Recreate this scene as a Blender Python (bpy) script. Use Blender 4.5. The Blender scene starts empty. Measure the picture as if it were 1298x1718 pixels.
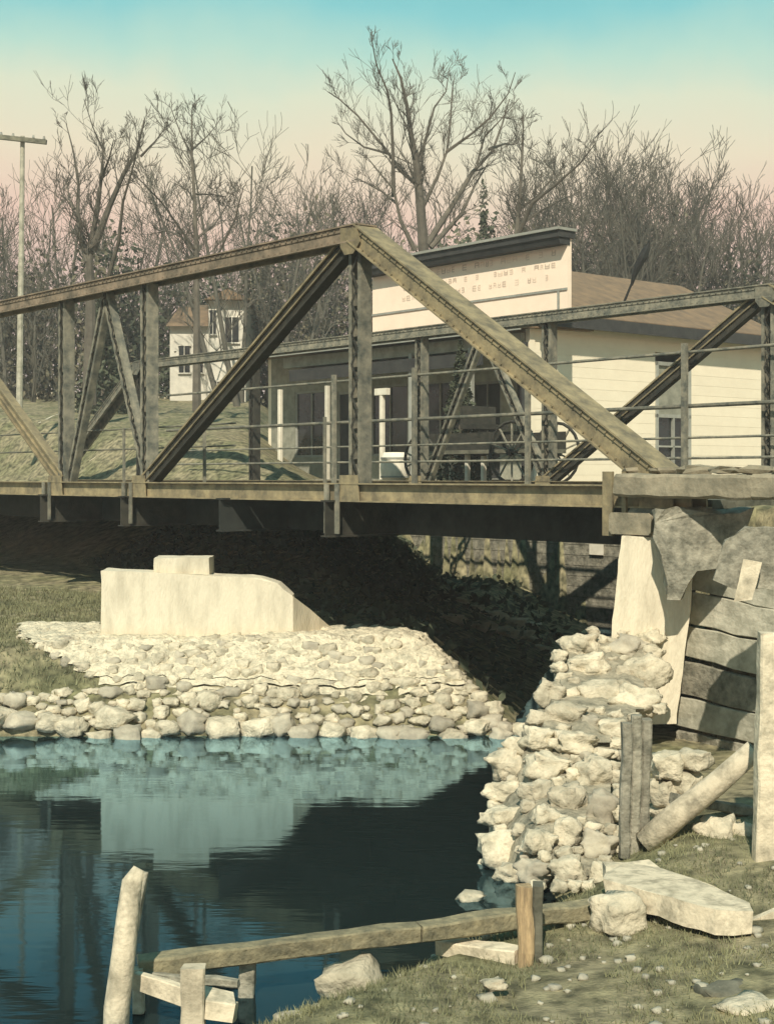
import bpy, math, random
from mathutils import Vector, Matrix, noise
random.seed(7)
R = math.radians
scn = bpy.context.scene
# ------------------------------------------------------------ camera
F = 2400.0            # focal length in photo pixels (photo 1298 x 1718), horizon at y = 800
cam = bpy.data.objects.new('camera', bpy.data.cameras.new('camera'))
scn.collection.objects.link(cam); scn.camera = cam
cam.location = (0, 0, 0); cam.rotation_euler = (R(90), 0, 0)
cam.data.sensor_fit = 'HORIZONTAL'; cam.data.sensor_width = 36
cam.data.lens = F / 1298 * 36
cam.data.shift_y = -(859 - 800) / 1298
cam.data.clip_end = 2000; cam.data.clip_start = 0.1
# ------------------------------------------------------------ sky and sun
world = bpy.data.worlds.new('World'); scn.world = world; world.use_nodes = True
wt = world.node_tree; wt.nodes.clear()
wo = wt.nodes.new('ShaderNodeOutputWorld'); wb = wt.nodes.new('ShaderNodeBackground')
tc = wt.nodes.new('ShaderNodeTexCoord'); sp = wt.nodes.new('ShaderNodeSeparateXYZ'); rp = wt.nodes.new('ShaderNodeValToRGB')
nz = wt.nodes.new('ShaderNodeTexNoise'); nz.inputs['Scale'].default_value = 9; nz.inputs['Detail'].default_value = 5
ma = wt.nodes.new('ShaderNodeMath'); ma.operation = 'MULTIPLY_ADD'; ma.inputs[1].default_value = 0.06; 
wt.links.new(tc.outputs['Generated'], sp.inputs[0]); wt.links.new(tc.outputs['Generated'], nz.inputs['Vector'])
wt.links.new(nz.outputs['Fac'], ma.inputs[0]); wt.links.new(sp.outputs['Z'], ma.inputs[2])
wt.links.new(ma.outputs[0], rp.inputs[0]); wt.links.new(rp.outputs[0], wb.inputs[0]); wt.links.new(wb.outputs[0], wo.inputs[0])
cr = rp.color_ramp
stops = [(0.0, (.44, .36, .33)), (.16, (.66, .47, .40)), (.205, (.77, .54, .43)), (.245, (.76, .67, .49)),
         (.285, (.66, .70, .53)), (.312, (.44, .66, .56)), (.342, (.22, .56, .57)), (.37, (.15, .48, .52)), (.5, (.11, .36, .42)), (1.0, (.08, .26, .34))]
cr.elements[0].position, cr.elements[0].color = stops[0][0], (*stops[0][1], 1)
cr.elements[1].position, cr.elements[1].color = stops[-1][0], (*stops[-1][1], 1)
for p_, c_ in stops[1:-1]:
    e = cr.elements.new(p_); e.color = (*c_, 1)
wb.inputs[1].default_value = 1.0
sun = bpy.data.objects.new('sun', bpy.data.lights.new('sun', 'SUN')); scn.collection.objects.link(sun)
sun.data.energy = 5.0; sun.data.angle = R(0.7); sun.data.color = (1, .92, .77)
sun.rotation_euler = Vector((.14, 1.0, -.95)).to_track_quat('-Z', 'Y').to_euler()
scn.view_settings.view_transform = 'Standard'; scn.view_settings.look = 'None'
scn.view_settings.exposure = 0.2; scn.view_settings.gamma = 1
try: scn.view_settings.use_curve_mapping = False
except Exception: pass
scn.render.engine = 'CYCLES'

# ------------------------------------------------------------ places
D1 = Vector((-.6403, .7682, 0)); D2 = Vector((.7682, .6403, 0)); UP = Vector((0, 0, 1))
def W(p, q, z): return D2 * p + D1 * q + UP * z
def PX(x, y, Y): return Vector(((x - 649) / F * Y, Y, (800 - y) / F * Y))
def GX(x, y, z): return PX(x, y, -z * F / (y - 800))
def qx(x, p):
    k = (x - 649) / F
    return p * (.7682 - .6403 * k) / (.6403 + .7682 * k)
def zy(y, p, q): return (800 - y) / F * (.6403 * p + .7682 * q)
PN, PF = 10.35, 18.3
WATER = -2.85

# ------------------------------------------------------------ materials
MATS = {}
def mat(name, col, col2=None, rough=.85, scale=6, bump=.3, bscale=None, metal=0, streak=None, contrast=(.35, .65), spec=.3, dist=.02, rnd=1.0):
    m = bpy.data.materials.new(name); m.use_nodes = True; MATS[name] = m
    nt = m.node_tree; b = nt.nodes['Principled BSDF']
    b.inputs['Roughness'].default_value = rough; b.inputs['Metallic'].default_value = metal
    b.inputs['Specular IOR Level'].default_value = spec
    t = nt.nodes.new('ShaderNodeTexCoord')
    mp = nt.nodes.new('ShaderNodeMapping'); nt.links.new(t.outputs['Object'], mp.inputs[0])
    if streak: mp.inputs['Scale'].default_value = streak
    oi = nt.nodes.new('ShaderNodeObjectInfo')
    n = nt.nodes.new('ShaderNodeTexNoise'); n.inputs['Scale'].default_value = scale; n.inputs['Detail'].default_value = 8
    n.inputs['Roughness'].default_value = .65
    nt.links.new(mp.outputs[0], n.inputs['Vector'])
    r = nt.nodes.new('ShaderNodeValToRGB')
    c2 = col2 or tuple(c * .6 for c in col)
    r.color_ramp.elements[0].position = contrast[0]; r.color_ramp.elements[1].position = contrast[1]
    r.color_ramp.elements[0].color = (*c2, 1); r.color_ramp.elements[1].color = (*col, 1)
    nt.links.new(n.outputs['Fac'], r.inputs[0])
    hv = nt.nodes.new('ShaderNodeHueSaturation')
    mr = nt.nodes.new('ShaderNodeMapRange'); mr.inputs['To Min'].default_value = 1 - .18 * rnd; mr.inputs['To Max'].default_value = 1 + .16 * rnd
    nt.links.new(oi.outputs['Random'], mr.inputs[0]); nt.links.new(mr.outputs[0], hv.inputs['Value'])
    nt.links.new(r.outputs[0], hv.inputs['Color']); nt.links.new(hv.outputs[0], b.inputs['Base Color'])
    if bump:
        n2 = nt.nodes.new('ShaderNodeTexNoise'); n2.inputs['Scale'].default_value = bscale or scale * 4; n2.inputs['Detail'].default_value = 6
        nt.links.new(mp.outputs[0], n2.inputs['Vector'])
        bp = nt.nodes.new('ShaderNodeBump'); bp.inputs['Strength'].default_value = bump; bp.inputs['Distance'].default_value = dist
        nt.links.new(n2.outputs['Fac'], bp.inputs['Height']); nt.links.new(bp.outputs[0], b.inputs['Normal'])
    return m
olive = mat('olive_paint', (.31, .25, .14), (.13, .11, .07), .7, 5, .3)
chordp = mat('brown_chord_paint', (.27, .205, .14), (.10, .085, .06), .7, 4, .3)
steel = mat('grey_steel', (.26, .235, .17), (.08, .085, .07), .65, 6, .3)
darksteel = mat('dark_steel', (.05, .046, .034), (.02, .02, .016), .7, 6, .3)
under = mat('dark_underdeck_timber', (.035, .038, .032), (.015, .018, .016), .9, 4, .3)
conc = mat('pale_concrete', (.70, .62, .46), (.50, .44, .32), .95, 3.2, .6, 34, streak=(1.6, 1.6, .45), contrast=(.3, .55))
capc = mat('grey_cap_concrete', (.33, .28, .19), (.18, .16, .11), .95, 5, .6, 18)
stone = mat('pale_stone', (.58, .51, .37), (.30, .27, .19), .95, 7, .9, 22, contrast=(.3, .6), dist=.03)
stone_g = mat('grey_stone', (.47, .42, .31), (.28, .25, .19), .95, 5, .7, 14)
mortar = mat('rubble_bed', (.36, .32, .23), (.15, .14, .10), .95, 7, .9, 16, dist=.05)
packed = mat('packed_gravel', (.60, .53, .38), (.33, .30, .215), .95, 9, 1.0, 26, contrast=(.34, .56), dist=.05)
timber = mat('weathered_timber', (.36, .33, .25), (.12, .115, .085), .95, 8, .9, 26, streak=(1, 1, 1))
timber_l = mat('light_grey_timber', (.47, .44, .34), (.24, .23, .17), .95, 5, .6, 20)
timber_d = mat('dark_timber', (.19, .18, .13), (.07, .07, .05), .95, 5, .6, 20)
timber_p = mat('pale_timber', (.58, .50, .36), (.25, .22, .155), .95, 8, .5, 30, contrast=(.32, .56), dist=.02)
timber_o = mat('orange_timber', (.52, .37, .20), (.26, .19, .11), .95, 9, .6, 25, streak=(5, 5, .6))
railw = mat('olive_rail_timber', (.29, .25, .15), (.12, .11, .07), .95, 9, .9, 26)
cream = mat('cream_siding', (.83, .74, .56), (.78, .69, .52), .9, 2.5, .15, rnd=.12)
signc = mat('pink_cream_sign', (.82, .67, .52), (.77, .62, .48), .9, 2.5, .1)
signt = mat('faded_lettering', (.72, .58, .45), (.66, .52, .40), .9, 5, 0)
roofm = mat('brown_grey_roof', (.23, .155, .09), (.14, .10, .065), .95, 3, .4)
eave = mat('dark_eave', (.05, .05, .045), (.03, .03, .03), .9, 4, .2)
greytrim = mat('grey_trim', (.34, .34, .29), (.25, .25, .21), .85, 4, .2)
frontm = mat('grey_green_storefront', (.36, .35, .27), (.22, .22, .17), .9, 4, .3)
whitep = mat('white_paint', (.78, .72, .58), (.62, .57, .45), .8, 5, .1)
housew = mat('house_wall', (.70, .65, .54), (.52, .49, .41), .9, 2, .1)
glass = mat('dark_glass', (.03, .035, .035), (.02, .02, .02), .15, 2, 0, spec=.6)
bark = mat('grey_brown_bark', (.135, .118, .09), (.07, .062, .048), .95, 3, .3)
bark2 = mat('hazy_twigs', (.118, .108, .082), (.072, .068, .052), .95, 2, 0)
everg = mat('evergreen_foliage', (.085, .095, .055), (.045, .055, .035), .95, 3, 0)
shrubm = mat('brown_green_shrub', (.17, .15, .095), (.09, .085, .055), .95, 3, 0)
blade = mat('dry_grass_blades', (.25, .24, .125), (.11, .115, .065), .95, 2, 0)
pebble = mat('pebble', (.5, .46, .34), (.3, .28, .22), .95, 9, .4)
blackm = mat('black_iron', (.025, .027, .025), (.015, .015, .015), .8, 4, .1)

# ground: mottled turf and soil
gm = bpy.data.materials.new('turf_and_soil'); gm.use_nodes = True
nt = gm.node_tree; b = nt.nodes['Principled BSDF']; b.inputs['Roughness'].default_value = 1; b.inputs['Specular IOR Level'].default_value = .1
t = nt.nodes.new('ShaderNodeTexCoord')
def noi(s, d=8):
    n = nt.nodes.new('ShaderNodeTexNoise'); n.inputs['Scale'].default_value = s; n.inputs['Detail'].default_value = d
    nt.links.new(t.outputs['Object'], n.inputs['Vector']); return n
n1, n2, n3 = noi(1.1), noi(7, 12), noi(40, 5)
r1 = nt.nodes.new('ShaderNodeValToRGB'); r1.color_ramp.elements[0].position = .35; r1.color_ramp.elements[1].position = .62
r1.color_ramp.elements[0].color = (.20, .20, .115, 1); r1.color_ramp.elements[1].color = (.31, .275, .185, 1)
r2 = nt.nodes.new('ShaderNodeValToRGB'); r2.color_ramp.elements[0].position = .33; r2.color_ramp.elements[1].position = .68
r2.color_ramp.elements[0].color = (.28, .29, .27, 1); r2.color_ramp.elements[1].color = (1.2, 1.15, 1.05, 1)
mx = nt.nodes.new('ShaderNodeMix'); mx.data_type = 'RGBA'; mx.blend_type = 'MULTIPLY'; mx.inputs[0].default_value = 1
nt.links.new(n1.outputs[0], r1.inputs[0]); nt.links.new(n2.outputs[0], r2.inputs[0])
nt.links.new(r1.outputs[0], mx.inputs[6]); nt.links.new(r2.outputs[0], mx.inputs[7]); nt.links.new(mx.outputs[2], b.inputs['Base Color'])
bp = nt.nodes.new('ShaderNodeBump'); bp.inputs['Strength'].default_value = .8; bp.inputs['Distance'].default_value = .02
nt.links.new(n3.outputs[0], bp.inputs['Height']); nt.links.new(bp.outputs[0], b.inputs['Normal'])
# water: dark teal body with a soft mirror
wm = bpy.data.materials.new('pond_water'); wm.use_nodes = True
nt = wm.node_tree; nt.nodes.clear()
o = nt.nodes.new('ShaderNodeOutputMaterial'); g = nt.nodes.new('ShaderNodeBsdfGlossy'); d = nt.nodes.new('ShaderNodeBsdfDiffuse'); ms = nt.nodes.new('ShaderNodeMixShader')
g.inputs['Color'].default_value = (.47, .76, .96, 1); g.inputs['Roughness'].default_value = .045
d.inputs['Color'].default_value = (.010, .017, .016, 1)
lw = nt.nodes.new('ShaderNodeFresnel'); lw.inputs['IOR'].default_value = 1.33
lm = nt.nodes.new('ShaderNodeMath'); lm.operation = 'MULTIPLY'; lm.inputs[1].default_value = 6.8; lm.use_clamp = True
lp = nt.nodes.new('ShaderNodeMath'); lp.operation = 'POWER'; lp.inputs[1].default_value = 2.0
nt.links.new(lw.outputs[0], lp.inputs[0]); nt.links.new(lp.outputs[0], lm.inputs[0])
t = nt.nodes.new('ShaderNodeTexCoord'); mp = nt.nodes.new('ShaderNodeMapping'); mp.inputs['Scale'].default_value = (.8, 3.2, 1)
n = nt.nodes.new('ShaderNodeTexNoise'); n.inputs['Scale'].default_value = 2.2; n.inputs['Detail'].default_value = 3
bp = nt.nodes.new('ShaderNodeBump'); bp.inputs['Strength'].default_value = .045; bp.inputs['Distance'].default_value = .03
nt.links.new(t.outputs['Object'], mp.inputs[0]); nt.links.new(mp.outputs[0], n.inputs['Vector']); nt.links.new(n.outputs['Fac'], bp.inputs['Height'])
nt.links.new(bp.outputs[0], g.inputs['Normal']); nt.links.new(lm.outputs[0], ms.inputs[0])
nt.links.new(d.outputs[0], ms.inputs[1]); nt.links.new(g.outputs[0], ms.inputs[2]); nt.links.new(ms.outputs[0], o.inputs[0])

# ------------------------------------------------------------ helpers
COL = scn.collection
class MB:
    def __init__(s): s.v = []; s.f = []
    def add(s, v, f):
        k = len(s.v); s.v += [tuple(a) for a in v]; s.f += [tuple(i + k for i in g) for g in f]; return s
    def box8(s, c):   # eight corners: bottom 4, top 4
        return s.add(c, [(3, 2, 1, 0), (4, 5, 6, 7), (0, 1, 5, 4), (1, 2, 6, 5), (2, 3, 7, 6), (3, 0, 4, 7)])
    def bar(s, a, b_, w, h, up=UP, ch=0):   # bar from a to b_, width w sideways, height h along up
        a = Vector(a); b_ = Vector(b_); d = (b_ - a).normalized(); side = d.cross(up)
        if side.length < 1e-4: side = d.cross(Vector((1, 0, 0)))
        side.normalize(); u = side.cross(d).normalized()
        w /= 2; h /= 2
        if not ch:
            pr = [(-w, -h), (w, -h), (w, h), (-w, h)]
        else:
            pr = [(-w + ch, -h), (w - ch, -h), (w, -h + ch), (w, h - ch), (w - ch, h), (-w + ch, h), (-w, h - ch), (-w, -h + ch)]
        n = len(pr)
        vs = [a + side * x + u * y for x, y in pr] + [b_ + side * x + u * y for x, y in pr]
        fs = [tuple(range(n)), tuple(range(2 * n - 1, n - 1, -1))] + [(i, i + n, (i + 1) % n + n, (i + 1) % n) for i in range(n)]
        return s.add(vs, fs)
    def tube(s, pts, rs, k=6, caps=True):
        pts = [Vector(p) for p in pts]; base = len(s.v); ref = Vector((.31, .9, .2))
        for i, p in enumerate(pts):
            d = (pts[min(i + 1, len(pts) - 1)] - pts[max(i - 1, 0)]).normalized()
            a = d.cross(ref); 
            if a.length < .05: a = d.cross(Vector((1, 0, 0)))
            a.normalize(); b2 = d.cross(a)
            for j in range(k):
                an = 2 * math.pi * j / k
                s.v.append(tuple(p + (a * math.cos(an) + b2 * math.sin(an)) * rs[i]))
        for i in range(len(pts) - 1):
            for j in range(k):
                s.f.append((base + i * k + j, base + i * k + (j + 1) % k, base + (i + 1) * k + (j + 1) % k, base + (i + 1) * k + j))
        if caps:
            s.f.append(tuple(base + j for j in range(k))[::-1]); s.f.append(tuple(base + (len(pts) - 1) * k + j for j in range(k)))
        return s
    def prism(s, pts, d):   # polygon of 3-D points extruded by vector d
        n = len(pts); pts = [Vector(p) for p in pts]
        return s.add(pts + [p + d for p in pts], [tuple(range(n)), tuple(range(2 * n - 1, n - 1, -1))] + [(i, i + n, (i + 1) % n + n, (i + 1) % n) for i in range(n)])
    def build(s, name, m, parent=None, smooth=False, rough=0):
        me = bpy.data.meshes.new(name)
        base = parent.matrix_world.translation if False else None
        vs = s.v
        if parent is not None and parent.type == 'EMPTY' or (parent is not None and parent.get('_o')):
            pass
        org = None
        if parent is None:
            xs, ys, zs = zip(*vs); org = Vector(((min(xs) + max(xs)) / 2, (min(ys) + max(ys)) / 2, min(zs)))
        else:
            org = WORLD.get(parent.name, Vector((0, 0, 0)))
        vs = [(a - org.x, b2 - org.y, c - org.z) for a, b2, c in vs]
        me.from_pydata(vs, [], s.f); me.update()
        import bmesh
        bm = bmesh.new(); bm.from_mesh(me); bmesh.ops.recalc_face_normals(bm, faces=bm.faces) if 1 < len(s.f) < 60000 and name != 'ground' else None
        if rough:
            for _ in range(3):
                es = [e for e in bm.edges if e.calc_length() > .16]
                if es: bmesh.ops.subdivide_edges(bm, edges=es, cuts=1, use_grid_fill=True)
            bm.normal_update(); k_ = Vector(org)
            for v in bm.verts:
                c = (v.co + k_) * 5
                v.co += Vector((noise.noise(c), noise.noise(c + Vector((9, 0, 0))), noise.noise(c + Vector((0, 9, 0))))) * rough + v.normal * noise.noise(c * 3.3) * rough * .6
        bm.to_mesh(me); bm.free()
        if smooth: me.polygons.foreach_set('use_smooth', [True] * len(me.polygons))
        me.materials.append(m)
        ob = bpy.data.objects.new(name, me); COL.objects.link(ob)
        if parent is None: ob.location = org
        else: ob.parent = parent
        WORLD[ob.name] = org
        return ob
WORLD = {}
def thing(name, label, cat, loc, group=None):
    o = bpy.data.objects.new(name, None); COL.objects.link(o); o.location = loc; o.empty_display_size = .1
    WORLD[o.name] = Vector(loc); tag(o, label, cat, group); return o
def tag(o, label, cat, group=None):
    o['label'] = label; o['category'] = cat
    if group: o['group'] = group
    return o
def struct(o): o['kind'] = 'structure'; return o
def stuff(o, label=None, cat=None):
    o['kind'] = 'stuff'
    if label: o['label'] = label; o['category'] = cat
    return o
def rock(mb, c, r, seed, k=2, flat=.75, pointy=.22):
    """an irregular stone added to mb: a subdivided cube pushed by noise"""
    c = Vector(c); rx, ry, rz = r if hasattr(r, '__len__') else (r, r * random.uniform(.75, 1.1), r * flat)
    rot = Matrix.Rotation(random.uniform(-.45, .45), 3, 'Y') @ Matrix.Rotation(random.uniform(0, 3.1), 3, 'Z')
    vs = []; idx = {}; fs = []
    N = k
    def V(x, y, z):
        key = (round(x * N), round(y * N), round(z * N))
        if key in idx: return idx[key]
        v = Vector((x, y, z)); l = v.length
        v2 = v.normalized() * (1.0 + .18 * (l - 1))        # between cube and ball
        v2 = v2.lerp(v * .80, .42)
        f = 1 + pointy * 1.9 * noise.noise(v * 1.1 + Vector((seed * 3.1, seed, -seed))) + pointy * .75 * noise.noise(v * 3.4 + Vector((seed, 0, seed)))
        v2 *= f
        v2 = rot @ Vector((v2.x, v2.y, v2.z)); v2 = Vector((v2.x * rx, v2.y * ry, v2.z * rz))
        idx[key] = len(vs); vs.append(c + v2); return idx[key]
    g = [-1 + 2 * i / N for i in range(N + 1)]
    for ax in range(3):
        for sg in (-1, 1):
            for i in range(N):
                for j in range(N):
                    q4 = []
                    for (a, b2) in ((g[i], g[j]), (g[i + 1], g[j]), (g[i + 1], g[j + 1]), (g[i], g[j + 1])):
                        co = [0, 0, 0]; co[ax] = sg; co[(ax + 1) % 3] = a; co[(ax + 2) % 3] = b2
                        q4.append(V(*co))
                    fs.append(tuple(q4 if sg > 0 else q4[::-1]))
    mb.add(vs, fs)

# ------------------------------------------------------------ terrain
POOL = [(-30, 3), (-2.9, 3), (-2.6, 4), (-1.9, 6), (-1.0, 6.9), (-.62, 7.4), (-.03, 8.05), (.32, 8.6), (1.0, 9.05), (1.15, 9.6), (1.0, 10.4), (1.2, 11.5),
        (1.55, 13), (1.75, 14.2), (2.75, 18), (5.0, 26.1), (3.9, 27.3), (3.1, 24.6), (2.45, 21.4), (1.9, 18.6), (1.55, 17), (1.46, 16.3), (1.4, 15.75), (-4.3, 15.7), (-9, 15.4), (-30, 14)]
def inside(x, y):
    c = False; n = len(POOL)
    for i in range(n):
        x1, y1 = POOL[i]; x2, y2 = POOL[(i + 1) % n]
        if (y1 > y) != (y2 > y) and x < (x2 - x1) * (y - y1) / (y2 - y1) + x1: c = not c
    return c
def pdist(x, y):
    best = 1e9; n = len(POOL)
    for i in range(n):
        x1, y1 = POOL[i]; x2, y2 = POOL[(i + 1) % n]
        dx, dy = x2 - x1, y2 - y1; t = max(0, min(1, ((x - x1) * dx + (y - y1) * dy) / (dx * dx + dy * dy)))
        e = math.hypot(x - x1 - t * dx, y - y1 - t * dy)
        if e < best: best = e
    return best
def sm(a, b2, x):
    t = max(0, min(1, (x - a) / (b2 - a))); return t * t * (3 - 2 * t)
def height(x, y):
    p = .7682 * x + .6403 * y; q = -.6403 * x + .7682 * y
    far = p > 30 or abs(x) > 30 or y > 40
    n = noise.noise(Vector((x * .8, y * .8, 0))) * .06 + noise.noise(Vector((x * 3, y * 3, 5))) * .03
    if y < 11.6 and p < 10.9:                       # near right bank
        land = -2.66 + .16 * sm(.5, 2.8, x) + .1 * sm(8, 9.5, y) + n
        slope = .5
    elif q < 9.3 and p < 20.4 and x > 0:            # approach on the right
        land = -2.45 + n + (2.2) * sm(10.75, 10.95, p) * sm(8.7, 8.2, q)
        slope = 1.6 if p > 10.7 else .8
    else:                                            # left bank and everything beyond
        land = -1.98 + .30 * sm(17.3, 24, y) + 1.35 * sm(12.2, 16.5, p) * (1 - .72 * sm(-2.5, 1, x)) - .8 * sm(-.3, 1.4, x) * sm(11.6, 13.5, p) + n
        slope = .82 if p < 11.3 else .82 - .42 * sm(11.6, 13.5, p)
        if p > 20.4: land = -.16; slope = 9
        # grass hill beyond the road on the left
        ky = (x / max(y, 1)) * F + 649
        land += .06 * sm(15.7, 16.9, y) * (1 - sm(17.6, 19, y)) * sm(-4.5, -3.4, x)
        if y > 24: land += 3.42 * max(0, min(1, (y - 27) / 33)) * sm(-1.2 - (y - 27) * .02, -3.2 - (y - 27) * .08, x) * (1 if p > 20.4 else sm(18.5, 20.4, p)) + n * 1.5 * sm(26, 32, y)
    if y < 36 and x > -32:
        dd = pdist(x, y)
        if inside(x, y): return WATER - min(.9, .02 + dd * .7)
        return min(land, WATER + .0 + dd * slope + n * .5)
    return land
def hillp(x, y, Y=26.0):
    while Y < 70:
        P = PX(x, y, Y)
        if height(P.x, P.y) >= P.z: return P
        Y += .15
    return PX(x, y, 60)
def grid(xs, ys, name):
    mb = MB(); nx = len(xs)
    for y in ys:
        for x in xs: mb.v.append((x, y, height(x, y)))
    for j in range(len(ys) - 1):
        for i in range(nx - 1):
            mb.f.append((j * nx + i, j * nx + i + 1, (j + 1) * nx + i + 1, (j + 1) * nx + i))
    return mb.build(name, gm, smooth=True)
def rng(a, b2, s):
    n = max(1, round((b2 - a) / s)); return [a + (b2 - a) * i / n for i in range(n)]
xs = [-400, -200, -110, -70] + rng(-50, -18, 2.5) + rng(-18, -7, .6) + rng(-7, 6.5, .13) + rng(6.5, 16, .6) + rng(16, 60, 3) + [60, 110, 220, 420]
ys = rng(2, 5.5, .4) + rng(5.5, 20, .13) + rng(20, 31, .2) + rng(31, 60, 1) + rng(60, 130, 8) + [130, 220, 400, 800]
struct(grid(xs, ys, 'ground'))
w = MB().add([(-60, -6, WATER), (12, -6, WATER), (12, 33, WATER), (-60, 33, WATER)], [(0, 1, 2, 3)]).build('water', wm)
struct(w)

# ------------------------------------------------------------ the truss bridge
ZC = -.18; ZT = 2.80
bridge = thing('truss_bridge', 'steel pony truss bridge with olive brown chords and sloping end posts crossing above the pool', 'bridge', W(PN, 8.4, -.3))
def add(name, mb, m, par=bridge, **k): return mb.build(name, m, par, **k)
def laced(name, a, b_, width, depth, m, mdark, n, along, par=bridge, flange=.05, lace=.03):
    """two channels joined by zigzag lacing; 'along' is the direction in which the channels are set apart"""
    a = Vector(a); b_ = Vector(b_); d = (b_ - a).normalized(); sd = (along - d * along.dot(d)).normalized(); fr = d.cross(sd)
    root = MB()
    root.bar(a - sd * width / 2, b_ - sd * width / 2, flange * .35, depth, up=fr).bar(a - sd * (width / 2 - flange / 2) - fr * depth / 2, b_ - sd * (width / 2 - flange / 2) - fr * depth / 2, flange, .012, up=fr)
    root.bar(a - sd * (width / 2 - flange / 2) + fr * depth / 2, b_ - sd * (width / 2 - flange / 2) + fr * depth / 2, flange, .012, up=fr)
    o1 = add(name, root, m, par)
    r2 = MB()
    r2.bar(a + sd * width / 2, b_ + sd * width / 2, flange * .35, depth, up=fr).bar(a + sd * (width / 2 - flange / 2) - fr * depth / 2, b_ + sd * (width / 2 - flange / 2) - fr * depth / 2, flange, .012, up=fr)
    r2.bar(a + sd * (width / 2 - flange / 2) + fr * depth / 2, b_ + sd * (width / 2 - flange / 2) + fr * depth / 2, flange, .012, up=fr)
    add('channel', r2, m, o1 if par is bridge else par)
    L = MB(); ww = width / 2 - flange
    for side in (-1, 1):
        for i in range(n):
            t0, t1 = i / n, (i + 1) / n; s = 1 if (i + (side > 0)) % 2 else -1
            p0 = a.lerp(b_, t0) + sd * ww * s + fr * side * (depth / 2 + .006); p1 = a.lerp(b_, t1) - sd * ww * s + fr * side * (depth / 2 + .006)
            L.bar(p0, p1, lace, .008, up=fr)
    add('lacing', L, mdark, o1 if par is bridge else par)
    return o1
def chord_box(name, a, b_, w_, h_, m, side):
    a = Vector(a); b_ = Vector(b_); mb = MB()
    d = (b_ - a).normalized(); sd = d.cross(UP).normalized(); u = sd.cross(d)
    mb.bar(a + u * (h_ / 2), b_ + u * (h_ / 2), w_ + .06, .018, up=u)                 # cover plate
    for s in (-1, 1):
        mb.bar(a + sd * s * w_ / 2 * .9, b_ + sd * s * w_ / 2 * .9, .018, h_ - .01, up=u)
        mb.bar(a + sd * s * (w_ / 2 + .01) - u * (h_ / 2 - .01), b_ + sd * s * (w_ / 2 + .01) - u * (h_ / 2 - .01), .06, .016, up=u)
        mb.bar(a + sd * s * (w_ / 2) + u * (h_ / 2 - .04), b_ + sd * s * (w_ / 2) + u * (h_ / 2 - .04), .016, .05, up=u)
    o = add(name, mb, m)
    rv = MB(); n = int((b_ - a).length / .12)
    for i in range(n):
        c = a.lerp(b_, (i + .5) / n)
        for hh in (h_ / 2 - .04, -h_ / 2 + .035):
            for s in (-1, 1):
                q_ = c + u * hh + sd * s * (w_ / 2 + .012)
                rv.bar(q_, q_ + sd * s * .012, .02, .02, up=u)
    stuff(add('rivets', rv, m, o)); return o
NQ = [8.4, 12.9, 17.65, 20.15, 24.6, 29.2]
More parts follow.
